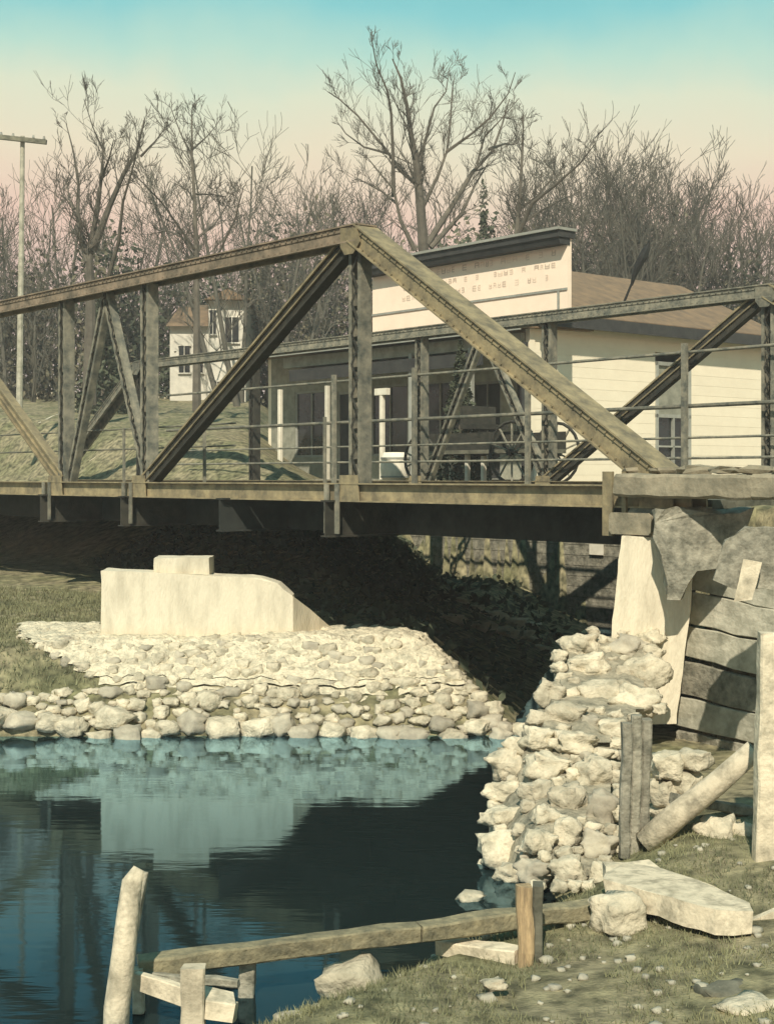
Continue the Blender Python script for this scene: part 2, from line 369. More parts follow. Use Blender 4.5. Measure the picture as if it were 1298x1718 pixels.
for side, p in ((-1, PN), (1, PF)):
    near = side < 0
    nq = NQ if near else [8.4, 12.9, 17.5, 20.9, 31.6, 36.2]
    chord_box('top_chord', W(p, nq[1] - .12, ZT), W(p, nq[4] + .1, ZT), .26, .2, chordp if near else steel, side)
    chord_box('end_post', W(p, nq[0], ZC + .12), W(p, nq[1] - .02, ZT), .28, .22, olive, side)
    chord_box('end_post', W(p, nq[5], ZC + .12), W(p, nq[4] + .02, ZT), .28, .22, olive if near else steel, side)
    bc = MB()
    for s in (-1, 1):
        bc.bar(W(p + s * .11, nq[0] - .35, ZC), W(p + s * .11, nq[5] + .3, ZC), .02, .2)
        bc.bar(W(p + s * .14, nq[0] - .35, ZC + .1), W(p + s * .14, nq[5] + .3, ZC + .1), .09, .015)
        bc.bar(W(p + s * .14, nq[0] - .35, ZC - .1), W(p + s * .14, nq[5] + .3, ZC - .1), .09, .015)
    add('bottom_chord', bc, olive)
    for i in (1, 2, 3, 4):
        if not near and i == 3: laced('vertical_post', W(p, 26.6, ZC + .05), W(p, 26.6, ZT - .08), .21, .16, darksteel, darksteel, 16, D1)
        laced('vertical_post', W(p, nq[i], ZC + .05), W(p, nq[i], ZT - .08), .21, .16, steel if i != 4 or near else darksteel, darksteel, 16, D1)
    # big diagonals: wide dark member with pale edges
    for a, b_ in ((nq[1], nq[2]), (nq[4], nq[3]))[:2 if near else 1]:
        A = W(p, a + (.08 if a < b_ else -.08), ZT - .05); B = W(p, b_, ZC + .1); d = (B - A).normalized(); fr = D2.copy(); sd = d.cross(fr).normalized()
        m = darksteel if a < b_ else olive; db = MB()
        db.bar(A, B, .2, .14, up=fr)
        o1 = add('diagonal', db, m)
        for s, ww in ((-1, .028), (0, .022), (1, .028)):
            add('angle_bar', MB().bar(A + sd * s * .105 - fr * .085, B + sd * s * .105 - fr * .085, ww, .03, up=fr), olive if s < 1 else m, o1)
    # middle panel: inverted V of laced struts
    mid = (nq[2] + nq[3]) / 2
    for b_ in (nq[2] - .12, nq[3] + .05):
        laced('laced_strut', W(p + .03, mid, ZT - .1), W(p + .03, b_ + (mid - b_) * .12, ZC + .12), .17, .1, steel, darksteel, 22, D1, flange=.045, lace=.025)
    for i in (1, 4):
        g0 = W(p, nq[i], ZT)
        for s in (-1, 1):
            gp = MB(); off = D2 * s * .155
            pts = [g0 + off - D1 * .14 + UP * .05, g0 + off + D1 * .16 + UP * .08, g0 + off + D1 * .16 - UP * .14, g0 + off + D1 * .08 - UP * .24, g0 + off - D1 * .08 - UP * .24, g0 + off - D1 * .2 - UP * .12]
            gp.prism(pts, D2 * s * .014); add('gusset_plate', gp, olive if near else steel)
    for i in (0, 1, 2, 3, 4, 5):
        g0 = W(p, nq[i], ZC); gp = MB(); off = -D2 * .165
        gp.prism([g0 + off - D1 * .2 - UP * .1, g0 + off + D1 * .2 - UP * .1, g0 + off + D1 * .16 + UP * .2, g0 + off - D1 * .16 + UP * .2], -D2 * .014)
        add('gusset_plate', gp, olive)
# end shoes on the abutment
for p in (PN, PF):
    add('bearing_shoe', MB().bar(W(p, 8.15, -.42), W(p, 8.7, -.42), .42, .26, ch=.03), steel)
    add('hanger', MB().bar(W(p - .2, 8.95, .05), W(p - .2, 8.95, -.55), .03, .12, up=D1).bar(W(p - .2, 8.75, .05), W(p - .2, 8.75, -.48), .03, .05, up=D1), olive)
# floor beams (I section) with light hanger straps
for q in [nq_ + .28 for nq_ in NQ[1:5]] + [15.4, 27]:
    fb = MB()
    fb.bar(W(PN - .3, q, -.48), W(PF + .3, q, -.48), .02, .4).bar(W(PN - .3, q, -.69), W(PF + .3, q, -.69), .16, .02).bar(W(PN - .3, q, -.28), W(PF + .3, q, -.28), .16, .02)
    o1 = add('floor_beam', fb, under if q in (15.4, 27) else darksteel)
    if q in (15.4, 27): continue
    for dq in (-.1, .1):
        add('hanger_strap', MB().bar(W(PN - .2, q + dq, -.08), W(PN - .2, q + dq, -.66), .075, .02, up=D2), steel, o1)
# stringers and deck planks
for p in (11.2, 12.6, 14.3, 16.0, 17.5):
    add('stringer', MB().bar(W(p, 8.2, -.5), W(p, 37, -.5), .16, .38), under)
for i in range(94):
    q = 8.2 + i * .3
    add('deck_plank', MB().bar(W(PN + .2, q, -.25), W(PF - .2, q, -.25 + random.uniform(-.006, .006)), .28, .08), timber_d)
# railings
def rail(p, q0, q1, z, r, m, name='hand_rail'):
    add(name, MB().tube([W(p, q0, z), W(p, (q0 + q1) / 2, z - .008), W(p, q1, z)], [r] * 3, 8), m)
for z, r_ in ((1.97, .026), (1.12, .034), (.62, .02), (.30, .022)):
    rail(PF - .22, 9, 30, z, r_, steel)
for x in (695, 885, 1148, 560):
    q = qx(x, PF - .3); add('rail_post', MB().bar(W(PF - .3, q, -.2), W(PF - .3, q, 2.1), .09, .07, up=D2), steel)
for z in (.42, .72): rail(PN + .35, 16, 26, z, .012, steel)
for x in (545, 343, 208): q = qx(x, PN + .35); add('rail_post', MB().bar(W(PN + .35, q, -.2), W(PN + .35, q, .74), .04, .03, up=D2), steel)
# ------------------------------------------------------------ abutment on the right
def poly_wall(name, pts, Y, depth, m, par=None, ext=None):
    mb = MB(); P = [PX(x, y, Y) for x, y in pts]; mb.prism(P, ext or Vector((0, depth, 0))); return mb.build(name, m, par, rough=.014)
ab = thing('bridge_abutment', 'pale concrete abutment carrying the right end of the truss bridge above the rubble', 'abutment', PX(1090, 1190, 13.1))
poly_wall('concrete_pier', [(1041, 900), (1088, 900), (1120, 905), (1163, 940), (1159, 1010), (1150, 1080), (1134, 1215), (1005, 1215), (1027, 1060), (1034, 980)], 13.0, 2.2, conc, ab, Vector((.52, 2.2, 0)))
cap = MB(); cap.bar(W(PN - .25, 8.65, -.43) , W(PN + 1.0, 8.65, -.43), .5, .2, ch=.03); cap.build('bearing_block', capc, ab)
# long coping of the approach
cop = thing('approach_coping', 'long grey-olive concrete coping along the road edge right of the truss foot', 'coping', W(PN, 5, -.3))
for i in range(5):
    a = 8.75 - i * 1.5; b_ = a - 1.495
    mb = MB(); t0, t1 = random.uniform(.0, .03), random.uniform(0, .03)
    mb.bar(W(PN - .1, a, -.08), W(PN - .1, b_, -.09), .5, .2 + t0, ch=.025); mb.build('coping_block', capc, cop, rough=.025)
mb = MB()
for i in range(16):
    q = 8.7 - i * .33; rock(mb, W(PN - .05, q, .06), (.17, .12, random.uniform(.02, .05)), i)
stuff(mb.build('rough_mortar', capc, cop))
# dark timbers under the coping
cb = thing('timber_crib', 'weathered plank cribbing under the road edge at the right', 'cribbing', W(PN + .35, 7, -2.4))
def plank_px(name, a, b_, Ya, Yb, th, m, par, thick=.05, label=None, ch=.008):
    A = PX(*a, Ya); B = PX(*b_, Yb); h = th / F * (Ya + Yb) / 2
    o = MB().bar(A, B, thick, h, ch=ch).build(name, m, par, rough=.022)
    if label: o['label'] = label
    return o
def YB(x, p=PN + .3):   # depth of the crib plane at pixel column x
    q = qx(x, p); return .6403 * p + .7682 * q
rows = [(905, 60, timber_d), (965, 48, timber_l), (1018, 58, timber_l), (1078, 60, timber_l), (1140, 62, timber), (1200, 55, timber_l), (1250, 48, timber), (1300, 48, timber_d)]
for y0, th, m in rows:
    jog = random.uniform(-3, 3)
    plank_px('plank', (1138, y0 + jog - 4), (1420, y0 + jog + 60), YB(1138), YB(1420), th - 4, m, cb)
for x in (1205,):
    plank_px('post', (x, 880), (x, 1330), YB(x) + .12, YB(x) + .12, 26, timber_d, cb, .1)
b1 = plank_px('bracket_board', (1262, 935), (1240, 1012), 11.6, 11.5, 0, timber_p, cb) if False else None
bb = MB(); bb.prism([PX(1246, 938, 11.3), PX(1276, 945, 11.3), PX(1262, 1006, 11.3), PX(1230, 1012, 11.3)], Vector((.02, .06, 0)))
tag(bb.build('board', timber_p, rough=.014), 'short pale tilted board hanging under the coping at far right', 'board')
bb = MB(); bb.prism([PX(1195, 975, 11.45), PX(1215, 905, 11.45), PX(1250, 885, 11.45), PX(1310, 885, 11.45), PX(1310, 990, 11.45), PX(1225, 985, 11.45)], Vector((.02, .12, 0)))
tag(bb.build('panel', timber, rough=.03), 'wide grey weathered panel behind the short pale tilted board', 'panel')
# ------------------------------------------------------------ concrete wall on the left shore
cw = thing('concrete_wall', 'pale stepped concrete wall with a curved right shoulder standing behind the riprap bank', 'wall', PX(330, 1060, 17.2))
poly_wall('wall_face', [(170, 957), (360, 966), (438, 970), (466, 980), (490, 1000), (493, 1120), (170, 1120)], 17.2, .45, conc, cw)
poly_wall('wall_cap', [(258, 936), (350, 936), (352, 968), (258, 960)], 17.32, .5, conc, cw)
mb = MB()
A = [PX(492, 1001, 17.21), PX(520, 1022, 17.6), PX(552, 1050, 18.0), PX(600, 1080, 18.5), PX(640, 1092, 18.8)]
Bm = [PX(492, 1130, 17.21), PX(520, 1130, 17.6), PX(552, 1130, 18.0), PX(600, 1130, 18.5), PX(640, 1130, 18.8)]
k = Vector((-.25, .25, 0))
vs = A + Bm + [a + k for a in A] + [a + k for a in Bm]; n = 5; fs = []
for i in range(n - 1):
    fs += [(i, i + 1, n + i + 1, n + i), (i, 2 * n + i, 2 * n + i + 1, i + 1), (2 * n + i, 3 * n + i, 3 * n + i + 1, 2 * n + i + 1)]
fs += [(0, n, 3 * n, 2 * n), (n - 1, 2 * n - 1, 4 * n - 1, 3 * n - 1)]
mb.add(vs, fs).build('wing_wall', conc, cw)

# ------------------------------------------------------------ riprap bank
bank = thing('riprap_bank', 'pale bank of heaped fieldstones sloping from the concrete wall to the water', 'riprap', (-1.2, 16.4, WATER))
bedm = MB()
cells = []
S = .08
def inbank(x, y):
    if y < 15.5: return False
    px = 649 + x / y * F; h = height(x, y); py = 800 - h / y * F
    if px < -120 or y > 18.6: return False
    # left outline of the stones
    if px < 170:
        if py > 1160: return True
        e = 1150 - (170 - px) * .57
        return py < e and px > 32 and y < 19
    if px < 640: return y < 17.6 if px < 500 else y < 18.4
    return not inside(x, y) and y < 18.6 - 1.52 * (x + .38)
nxg = int(8 / S); nyg = int(3.4 / S)
for i in range(nxg):
    for j in range(nyg):
        x = -6 + i * S; y = 15.55 + j * S
        if inbank(x + S / 2, y + S / 2) and y > 15.95 + .1 * math.sin(x * 3):
            bedm.add([(x + a * S, y + b2 * S, max(height(x + a * S, y + b2 * S), WATER - .25) - .05 + .09 * sm(15.95, 16.35, y) + .06 * noise.noise(Vector((x + a * S, y + b2 * S, 1)) * 6)) for a, b2 in ((0, 0), (1, 0), (1, 1), (0, 1))], [(0, 1, 2, 3)])
bedm.build('gravel_bed', packed, bank)
random.seed(11)
cand = []
def try_stone(x, y, r):
    for (a, b2, c) in cand:
        if (a - x) ** 2 + (b2 - y) ** 2 < ((c + r) * .72) ** 2: return
    cand.append((x, y, r))
for i in range(260):                                   # big stones along the water's edge
    x = random.uniform(-4.6, 1.55); try_stone(x, 15.7 + random.uniform(-.08, .14), random.uniform(.11, .19))
for i in range(4200):
    x = random.uniform(-5, 1.5); y = random.uniform(15.75, 18.3)
    if inbank(x, y): try_stone(x, y, max(.035, random.uniform(.05, .13) * (1 - .36 * (y - 15.8))))
cand.sort(key=lambda c: -c[2])
rest = MB()
for i, (x, y, r) in enumerate(cand):
    h = max(height(x, y), WATER - .04); tgt = MB() if i < 290 else rest
    rock(tgt, (x, y, h + r * (.34 if y < 16.1 else .12)), (r * random.uniform(.9, 1.35), r, r * random.uniform(.6, .95)), i * .37, 4 if i < 290 else 2)
    if i < 290: tgt.build('stone', stone if random.random() < .72 else stone_g, bank, smooth=True)
stuff(rest.build('small_stones', stone, bank, smooth=True))
# loose stones under the bridge on the far side of the channel
ledge = thing('rock_ledge', 'low ledge of grey rocks beside the far retaining wall under the bridge', 'rocks', (2.2, 24.6, WATER))
for i, (x, y, r) in enumerate([(790, 1022, .16), (822, 1034, .2), (856, 1046, .2), (800, 1055, .25), (835, 1062, .22), (868, 1068, .2), (770, 1010, .14), (890, 1050, .14), (905, 1090, .14), (750, 1040, .2)]):
    mb = MB(); rock(mb, hillp(x, y, 19), (r * 1.4, r * .8, r * .5), i + 40, 5); mb.build('rock', stone, ledge, smooth=True)

# ------------------------------------------------------------ rubble slope on the right
rub = thing('rubble_slope', 'tumbled pale boulders below the bridge abutment at the water edge', 'rubble', PX(900, 1460, 10.6))
OUT = [(945, 1075), (1035, 1048), (1105, 1056), (1108, 1195), (1050, 1225), (1045, 1430), (1010, 1495), (900, 1495), (806, 1450), (815, 1285), (860, 1250), (888, 1222), (918, 1150)]
def inpoly(x, y, P):
    c = False; n = len(P)
    for i in range(n):
        x1, y1 = P[i]; x2, y2 = P[(i + 1) % n]
        if (y1 > y) != (y2 > y) and x < (x2 - x1) * (y - y1) / (y2 - y1) + x1: c = not c
    return c
def YR(x, y):
    b_ = 13.15 - (y - 1050) * .0095 if y < 1250 else 11.25 - (y - 1250) * .0082
    return b_ + .0095 * max(0, 905 - x) * sm(1150, 1380, y) + .1 * math.sin(y * .035)
# core under the stones: a faceted skin with real thickness
gx = list(range(800, 1150, 14)); gy = list(range(1050, 1512, 14)); mb = MB()
for x in gx:
    for y in gy:
        if all(inpoly(x + 7 + a_, y + 7 + b_, OUT) for a_, b_ in ((-24, 0), (24, 0), (0, -22), (0, 20))):
            q4 = []
            for a, b2 in ((0, 0), (14, 0), (14, 14), (0, 14)):
                xx, yy = x + a, y + b2; q4.append(PX(xx, yy, YR(xx, yy) + (.10 if y > 1235 else .02) + .1 * noise.noise(Vector((xx, yy, 0)) * .03)))
            mb.prism(q4, Vector((0, .5, 0)))
mb.build('rubble_core', mortar, rub)
random.seed(5)
pts = []
big = [(978, 1085, 34, 24), (925, 1165, 30, 26), (995, 1120, 40, 24), (1060, 1085, 34, 20), (1090, 1130, 38, 30), (1020, 1165, 44, 26), (955, 1200, 42, 22), (1075, 1175, 46, 24),
       (905, 1240, 30, 22), (970, 1245, 44, 20), (1035, 1225, 34, 20), (855, 1283, 40, 28), (925, 1285, 42, 24), (1000, 1300, 36, 34), (850, 1330, 34, 20), (905, 1330, 30, 22),
       (850, 1372, 40, 19), (915, 1370, 22, 20), (960, 1345, 34, 30), (1012, 1360, 30, 34), (845, 1425, 44, 30), (905, 1415, 28, 24), (955, 1400, 30, 26), (1010, 1420, 34, 26), (900, 1462, 34, 20), (958, 1462, 36, 24), (1015, 1470, 26, 22), (858, 1465, 28, 16)]
for x, y, a, b2 in big:
    pts.append((x - a * .12, y, a * .84, b2 * .92))
for i in range(2500):
    x, y = random.uniform(800, 1140), random.uniform(1055, 1500); a = random.uniform(9, 19)
    if not inpoly(x, y, OUT): continue
    if all(abs(x - u) > (a + ru) * .72 or abs(y - v) > (a * .8 + rv) * .72 for u, v, ru, rv in pts): pts.append((x, y, a, a * .8))
for i, (x, y, a, b2) in enumerate(pts):
    Y = YR(x, y); mb = MB(); s = Y / F
    rock(mb, PX(x, y, Y + .04), (a * s * 1.05, (a + b2) / 2 * s * random.uniform(.7, 1.05), b2 * s * 1.05), i * 1.3, 8 if i < 28 else 5, pointy=.24); mb.build('boulder', stone if random.random() < .9 else stone_g, rub, smooth=True)

# ------------------------------------------------------------ timbers of the near right bank
def timber_thing(name, label, cat, parts):
    pass
t = thing('timber_piles', 'cluster of grey upright weathered timber piles at the right edge of the boulders', 'piles', GX(1064, 1440, -2.55))
for i, (x, w_, top, m) in enumerate([(1046, 17, 1214, timber), (1062, 17, 1200, timber), (1078, 16, 1208, timber)]):
    if i == 3: top, bot = 1195, 1425
    else: bot = 1440
    Y = 9.75 + .05 * i; A = PX(x + 6, top, Y); B = PX(x, bot, Y)
    MB().bar(A, B, w_ / F * Y, .09, up=Vector((0, 1, 0)), ch=.012).build('pile', m, t, rough=.014)
A = PX(1082, 1416, 9.75); B = PX(1266, 1258, 9.6)
lg = thing('leaning_log', 'thick peeled log leaning diagonally between the grey piles and the right-hand post', 'log', A)
MB().tube([A, A.lerp(B, .3) + Vector((0, 0, .01)), A.lerp(B, .65) - Vector((0, 0, .008)), B], [.092, .088, .08, .072], 14).build('trunk', timber_p, lg, smooth=True)
MB().tube([B - (B - A).normalized() * .01, B + (B - A).normalized() * .004], [.066, .064], 14).build('cut_end', timber_d, lg)
rp_ = thing('post', 'tall pale upright post at the far right edge of the picture', 'post', PX(1282, 1470, 9.1))
MB().bar(PX(1290, 1062, 9.1), PX(1280, 1472, 9.1), .125, .12, up=Vector((0, 1, 0)), ch=.012).build('shaft', timber_p, rp_, rough=.014)
# fallen pale slab
mb = MB()
top = [PX(1012, 1452, 9.3), PX(1100, 1450, 9.6), PX(1238, 1512, 9.0), PX(1264, 1518, 8.8)]
bot = [PX(1020, 1492, 8.8), PX(1212, 1562, 8.2), PX(1262, 1560, 8.25)]
top3 = [GX(1010, 1448, -2.42), GX(1085, 1444, -2.42), GX(1262, 1514, -2.42), GX(1262, 1530, -2.42), GX(1200, 1528, -2.42), GX(1015, 1478, -2.42)]
mb.prism(top3, Vector((0, -.02, -.13)))
tag(mb.build('slab', timber_p, rough=.03), 'broad pale fallen slab lying below the leaning log', 'slab')
mb = MB(); rock(mb, GX(1038, 1556, -2.62) + Vector((0, 0, .07)), (.15, .12, .13), 77, 6, pointy=.2)
tag(mb.build('boulder', stone, smooth=True), 'pale wedge-shaped stone propping the near end of the fallen slab', 'stone')
for i, (x, y, a, b2, lab) in enumerate([(1205, 1405, 34, 32, 'rounded pale boulder under the leaning log, left of the tall post'), (1245, 1412, 24, 30, 'pale boulder tight against the tall right-hand post'),
        (1120, 1285, 28, 22, 'pale angular stone just right of the grey piles, above the log'), (1148, 1315, 24, 20, 'small grey stone between the plank cribbing and the leaning log'), (1112, 1330, 24, 22, 'pale stone low beside the grey piles'),
        (1165, 1275, 26, 16, 'flat pale stone resting against the lowest crib plank'), (1125, 1368, 30, 18, 'pale stone at the foot of the leaning log')]):
    Y = 10.1 - (.35 if y > 1380 else 0); mb = MB(); s = Y / F; rock(mb, PX(x, y, Y), (a * s * 1.1, a * s, b2 * s * 1.15), i + 9, 6, pointy=.2)
    tag(mb.build('boulder', stone, smooth=True), lab, 'stone', 'loose stones right of the piles')
mb = MB(); mb.bar(GX(1130, 1340, -2.2) , PX(1262, 1362, 10.2), .1, .07, ch=.01)
tag(mb.build('beam', timber, rough=.014), 'short grey beam crossing behind the leaning log towards the tall post', 'beam')
mb = MB(); mb.bar(PX(1225, 1478, 9.0), PX(1330, 1482, 9.0), .16, .06, ch=.01)
tag(mb.build('board', timber_d, rough=.014), 'dark grey board lying on the ground at the foot of the tall post', 'board')
mb = MB(); mb.prism([PX(1262, 1545, 8.2), PX(1320, 1520, 8.2), PX(1325, 1530, 8.2), PX(1268, 1563, 8.2)], Vector((0, .05, 0)))
tag(mb.build('stick', timber_p), 'thin pale stick poking out right of the fallen slab', 'stick')
# low rail across the pool edge
lr = thing('low_rail', 'long low olive timber rail running from the pool to the foot of the boulders', 'rail', GX(640, 1640, WATER))
A = PX(232, 1622, 7.65); B = PX(700, 1563, 8.05); C = PX(1040, 1520, 8.55)
mb = MB(); pts_ = [A, B, C]
mb.bar(A, B, .12, .1, ch=.01); o1 = mb.build('beam', railw, lr, rough=.014)
MB().bar(B + (C - B).normalized() * .004, C, .12, .1, ch=.01).build('beam', railw, lr, rough=.014)
MB().bar(PX(415, 1602, 7.85), PX(412, 1690, 7.85), .085, .08, up=Vector((0, 1, 0)), ch=.008).build('post', timber, lr, rough=.014)
fr = thing('small_crib_frame', 'small pale board frame with a cross post at the left end of the low rail', 'frame', PX(310, 1718, 7.2))
MB().bar(PX(228, 1645, 7.45), PX(395, 1700, 7.25), .05, .1, ch=.006).build('board', timber_p, fr, rough=.014)
MB().bar(PX(245, 1636, 7.62), PX(398, 1652, 7.55), .05, .04, ch=.006).build('board', timber, fr, rough=.014)
MB().bar(PX(345, 1680, 7.2), PX(390, 1690, 7.2), .16, .1, ch=.006).build('block', timber_p, fr, rough=.03)
MB().bar(PX(325, 1622, 7.15), PX(322, 1760, 7.15), .12, .09, up=Vector((0, 1, 0)), ch=.008).build('post', timber_p, fr, rough=.014)
MB().bar(PX(232, 1625, 7.6), PX(232, 1700, 7.6), .06, .06, up=Vector((0, 1, 0)), ch=.008).build('post', timber_p, fr, rough=.014)
sb = thing('short_board', 'short pale board slanting down to the orange stake', 'board', PX(800, 1600, 8.0))
MB().bar(PX(738, 1588, 8.25), PX(870, 1608, 7.95), .12, .1, ch=.008).build('board', timber_p, sb, rough=.014)
st = thing('orange_stake', 'squat orange-brown timber stake standing in front of the low rail', 'stake', PX(882, 1625, 7.9))
MB().bar(PX(880, 1485, 7.9), PX(880, 1632, 7.9), .085, .1, up=Vector((0, 1, 0)), ch=.012).build('shaft', timber_o, st, rough=.014)
MB().bar(PX(903, 1482, 7.96), PX(898, 1628, 7.96), .055, .1, up=Vector((0, 1, 0)), ch=.008).build('split_side', timber_d, st, rough=.014)
ls = thing('leaning_stake', 'slender pale leaning stake rising out of the water on the left', 'stake', PX(195, 1690, 7.3))
pp = [PX(196, 1690, 7.3), PX(205, 1620, 7.3), PX(214, 1540, 7.35), PX(222, 1480, 7.4), PX(234, 1458, 7.42)]
MB().tube([pp[0] - Vector((.01, 0, .25))] + pp, [.066, .066, .062, .058, .054, .035], 12).build('shaft', timber_p, ls, smooth=True)
MB().bar(PX(243, 1462, 7.42), PX(226, 1560, 7.36), .03, .05, up=Vector((0, 1, 0)), ch=.006).build('splinter', timber, ls, rough=.014)
mb = MB(); rock(mb, PX(590, 1648, 7.9), (.175, .13, .12), 3.3, 5, pointy=.1)
tag(mb.build('boulder', stone, smooth=True), 'large smooth pale boulder on the bank edge below the low rail', 'boulder')
mb = MB(); rock(mb, PX(490, 1716, 7.35), (.1, .08, .05), 5.3, 4, pointy=.1)
tag(mb.build('stone', stone, smooth=True), 'small pale stone at the bottom edge left of the grass', 'stone')

# ------------------------------------------------------------ far retaining wall
rw = thing('retaining_wall', 'grey plank retaining wall seen under the bridge beyond the channel', 'wall', W(20.4, 20, WATER))
q0, q1 = qx(1075, 20.4), qx(640, 20.4)
for i in range(13):
    z = WATER - .05 + i * .2
    MB().bar(W(20.4 + random.uniform(-.01, .01), q0 - 1, z + .1), W(20.4, q1, z + .1), .08, .19).build('plank', timber, rw)
c = W(20.31, qx(1000, 20.31), zy(922, 20.31, qx(1000, 20.31)))
tag(MB().bar(c - D1 * .17, c + D1 * .17, .02, .2).build('notice_board', whitep), 'small blank pale board fixed high on the plank retaining wall', 'board')
gf = thing('guard_fence', 'low pale two-rail fence glimpsed in the dark under the bridge deck', 'fence', W(18.9, 25, -1.4))
for z_y in (908, 924):
    for a, b_ in ((360, 412), (430, 480), (486, 540), (552, 600), (625, 655)):
        qa, qb = qx(a, 18.9), qx(b_, 18.9); qm = qx(500, 18.9); z = zy(z_y, 18.9, qm)
        MB().bar(W(18.9, qa, z), W(18.9, qb, z), .04, .09).build('rail', timber, gf)
for x in (356, 421, 483, 546, 612, 660):
    q = qx(x, 18.95); MB().bar(W(18.95, q, zy(935, 18.95, qx(500, 18.95)) - .6), W(18.95, q, zy(900, 18.95, qx(500, 18.95))), .08, .08, up=D2).build('post', timber_d, gf)

# ------------------------------------------------------------ store with false front
PB = 22.2; QC = qx(890, PB); L2 = 8.65
st = thing('store_building', 'cream single-storey store with a tall pinkish false-front sign and dark eaves behind the bridge', 'building', W(PB, QC, -.16))
QL = qx(455, PB + 1.7)
def bxx(name, p0, p1, q0, q1, z0, z1, m, par=st):
    mb = MB().box8([W(p0, q0, z0), W(p1, q0, z0), W(p1, q1, z0), W(p0, q1, z0), W(p0, q0, z1), W(p1, q0, z1), W(p1, q1, z1), W(p0, q1, z1)]); return mb.build(name, m, par)
EZ = 3.42
# side wall in clapboards
nb = 15; bh = (EZ + .2) / nb
wq0 = 4.15; wq1 = 5.45; wz0, wz1 = .12, 2.72
for i in range(nb):
    z0 = -.2 + i * bh; z1 = z0 + bh - .001
    segs = [(0, L2)] if (z1 < wz0 or z0 > wz1) else [(0, wq0), (wq1, L2)]
    for a, b_ in segs:
        mb = MB(); o_ = .003
        mb.box8([W(PB + a, QC - o_, z0), W(PB + b_, QC - o_, z0), W(PB + b_, QC + .12, z0), W(PB + a, QC + .12, z0), W(PB + a, QC, z1), W(PB + b_, QC, z1), W(PB + b_, QC + .12, z1), W(PB + a, QC + .12, z1)])
        mb.build('siding_board', cream, st)
bxx('corner_board', PB - .06, PB + .1, QC - .03, QC + .1, -.2, EZ, cream)
win = bxx('window', PB + wq0, PB + wq1, QC - .02, QC + .02, wz0, wz0 + .06, greytrim)
for (a, b_, z0, z1) in ((wq0, wq0 + .09, wz0, wz1), (wq1 - .09, wq1, wz0, wz1), (wq0, wq1, wz1 - .09, wz1), (wq0, wq1, 1.40, 1.48), ((wq0 + wq1) / 2 - .03, (wq0 + wq1) / 2 + .03, wz0, 1.4), (wq0 + .09, wq1 - .09, .7, .74)):
    bxx('frame', PB + a, PB + b_, QC - .035, QC + .03, z0, z1, greytrim, win)
bxx('blind', PB + wq0 + .09, PB + wq1 - .09, QC + .02, QC + .05, 1.48, wz1 - .09, frontm, win)
bxx('pane', PB + wq0 + .09, PB + wq1 - .09, QC + .035, QC + .05, wz0 + .06, 1.4, glass, win)
# back and far walls, ceiling mass
bxx('rear_wall', PB + L2 - .1, PB + L2 + .05, QC + .12, QL, -.2, EZ, cream)
bxx('end_wall', PB + 1.7, PB + L2 - .1, QL, QL + .15, -.2, EZ, cream)
# roof: ridge parallel to side wall
RQ = QC + 3.1; RZ = 5.15
for s, qe in ((-1, QC - .35), (1, QC + 6.2)):
    mb = MB(); a = [W(PB + .13, qe, EZ + .06), W(PB + L2 + .35, qe, EZ + .06), W(PB + L2 + .35, RQ, RZ), W(PB + .13, RQ, RZ)]
    mb.prism(a, UP * .07); mb.build('roof_slope', roofm, st)
mb = MB().prism([W(PB + L2, QC, EZ), W(PB + L2, QC + 6.1, EZ), W(PB + L2, RQ, RZ - .02)], D2 * -.08); mb.build('gable', cream, st)
bxx('flat_roof', PB + .13, PB + L2, QC + 6.21, QL + .3, EZ - .02, EZ + .1, roofm)
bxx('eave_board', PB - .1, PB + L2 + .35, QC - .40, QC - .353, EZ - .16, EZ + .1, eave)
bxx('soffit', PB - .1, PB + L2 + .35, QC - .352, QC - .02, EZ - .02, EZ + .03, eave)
# false front
SQ0, SQ1 = qx(955, PB), qx(628, PB); Z0, Z1 = 3.50, 5.02
sg = bxx('sign_board', PB - .06, PB + .06, SQ0, SQ1, Z0, Z1, signc)
bxx('moulding', PB - .085, PB - .062, SQ0, SQ1, 3.93, 3.98, greytrim, sg)
bxx('moulding', PB - .082, PB - .062, SQ0 + .22, SQ0 + .28, 3.5, 3.928, greytrim, sg)
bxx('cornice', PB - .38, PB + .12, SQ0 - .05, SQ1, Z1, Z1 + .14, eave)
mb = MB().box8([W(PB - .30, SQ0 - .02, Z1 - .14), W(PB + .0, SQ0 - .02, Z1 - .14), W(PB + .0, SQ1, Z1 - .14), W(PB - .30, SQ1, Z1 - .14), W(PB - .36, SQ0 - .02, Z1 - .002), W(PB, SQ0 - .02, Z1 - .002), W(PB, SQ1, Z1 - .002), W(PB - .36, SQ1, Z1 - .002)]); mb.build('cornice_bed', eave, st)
bxx('cornice_cap', PB - .43, PB + .15, SQ0 - .08, SQ1, Z1 + .143, Z1 + .2, greytrim)
random.seed(3)
for row, (zz, hh) in enumerate(((4.70, .11), (4.45, .09), (4.20, .10))):
    q = SQ0 + .35
    while q < SQ1 - 1.2:
        if random.random() < .72:
            w_ = random.uniform(.06, .12); k_ = random.randint(0, 3); lt = MB(); q1_ = q + w_
            segs = [(0, 0, 0, hh), (w_, 0, w_, hh), (0, hh, w_, hh), (0, 0, w_, 0), (0, hh / 2, w_, hh / 2)]
            for j in range(5):
                if j == k_: continue
                a = segs[j]
                lt.bar(W(PB - .064, q1_ - a[0], zz + a[1]), W(PB - .064, q1_ - a[2] - .001, zz + a[3]), .004, .028, up=D1 if a[0] == a[2] else UP)
            lt.build('letter', signt, sg); q += w_ + .07
        else: q += .22
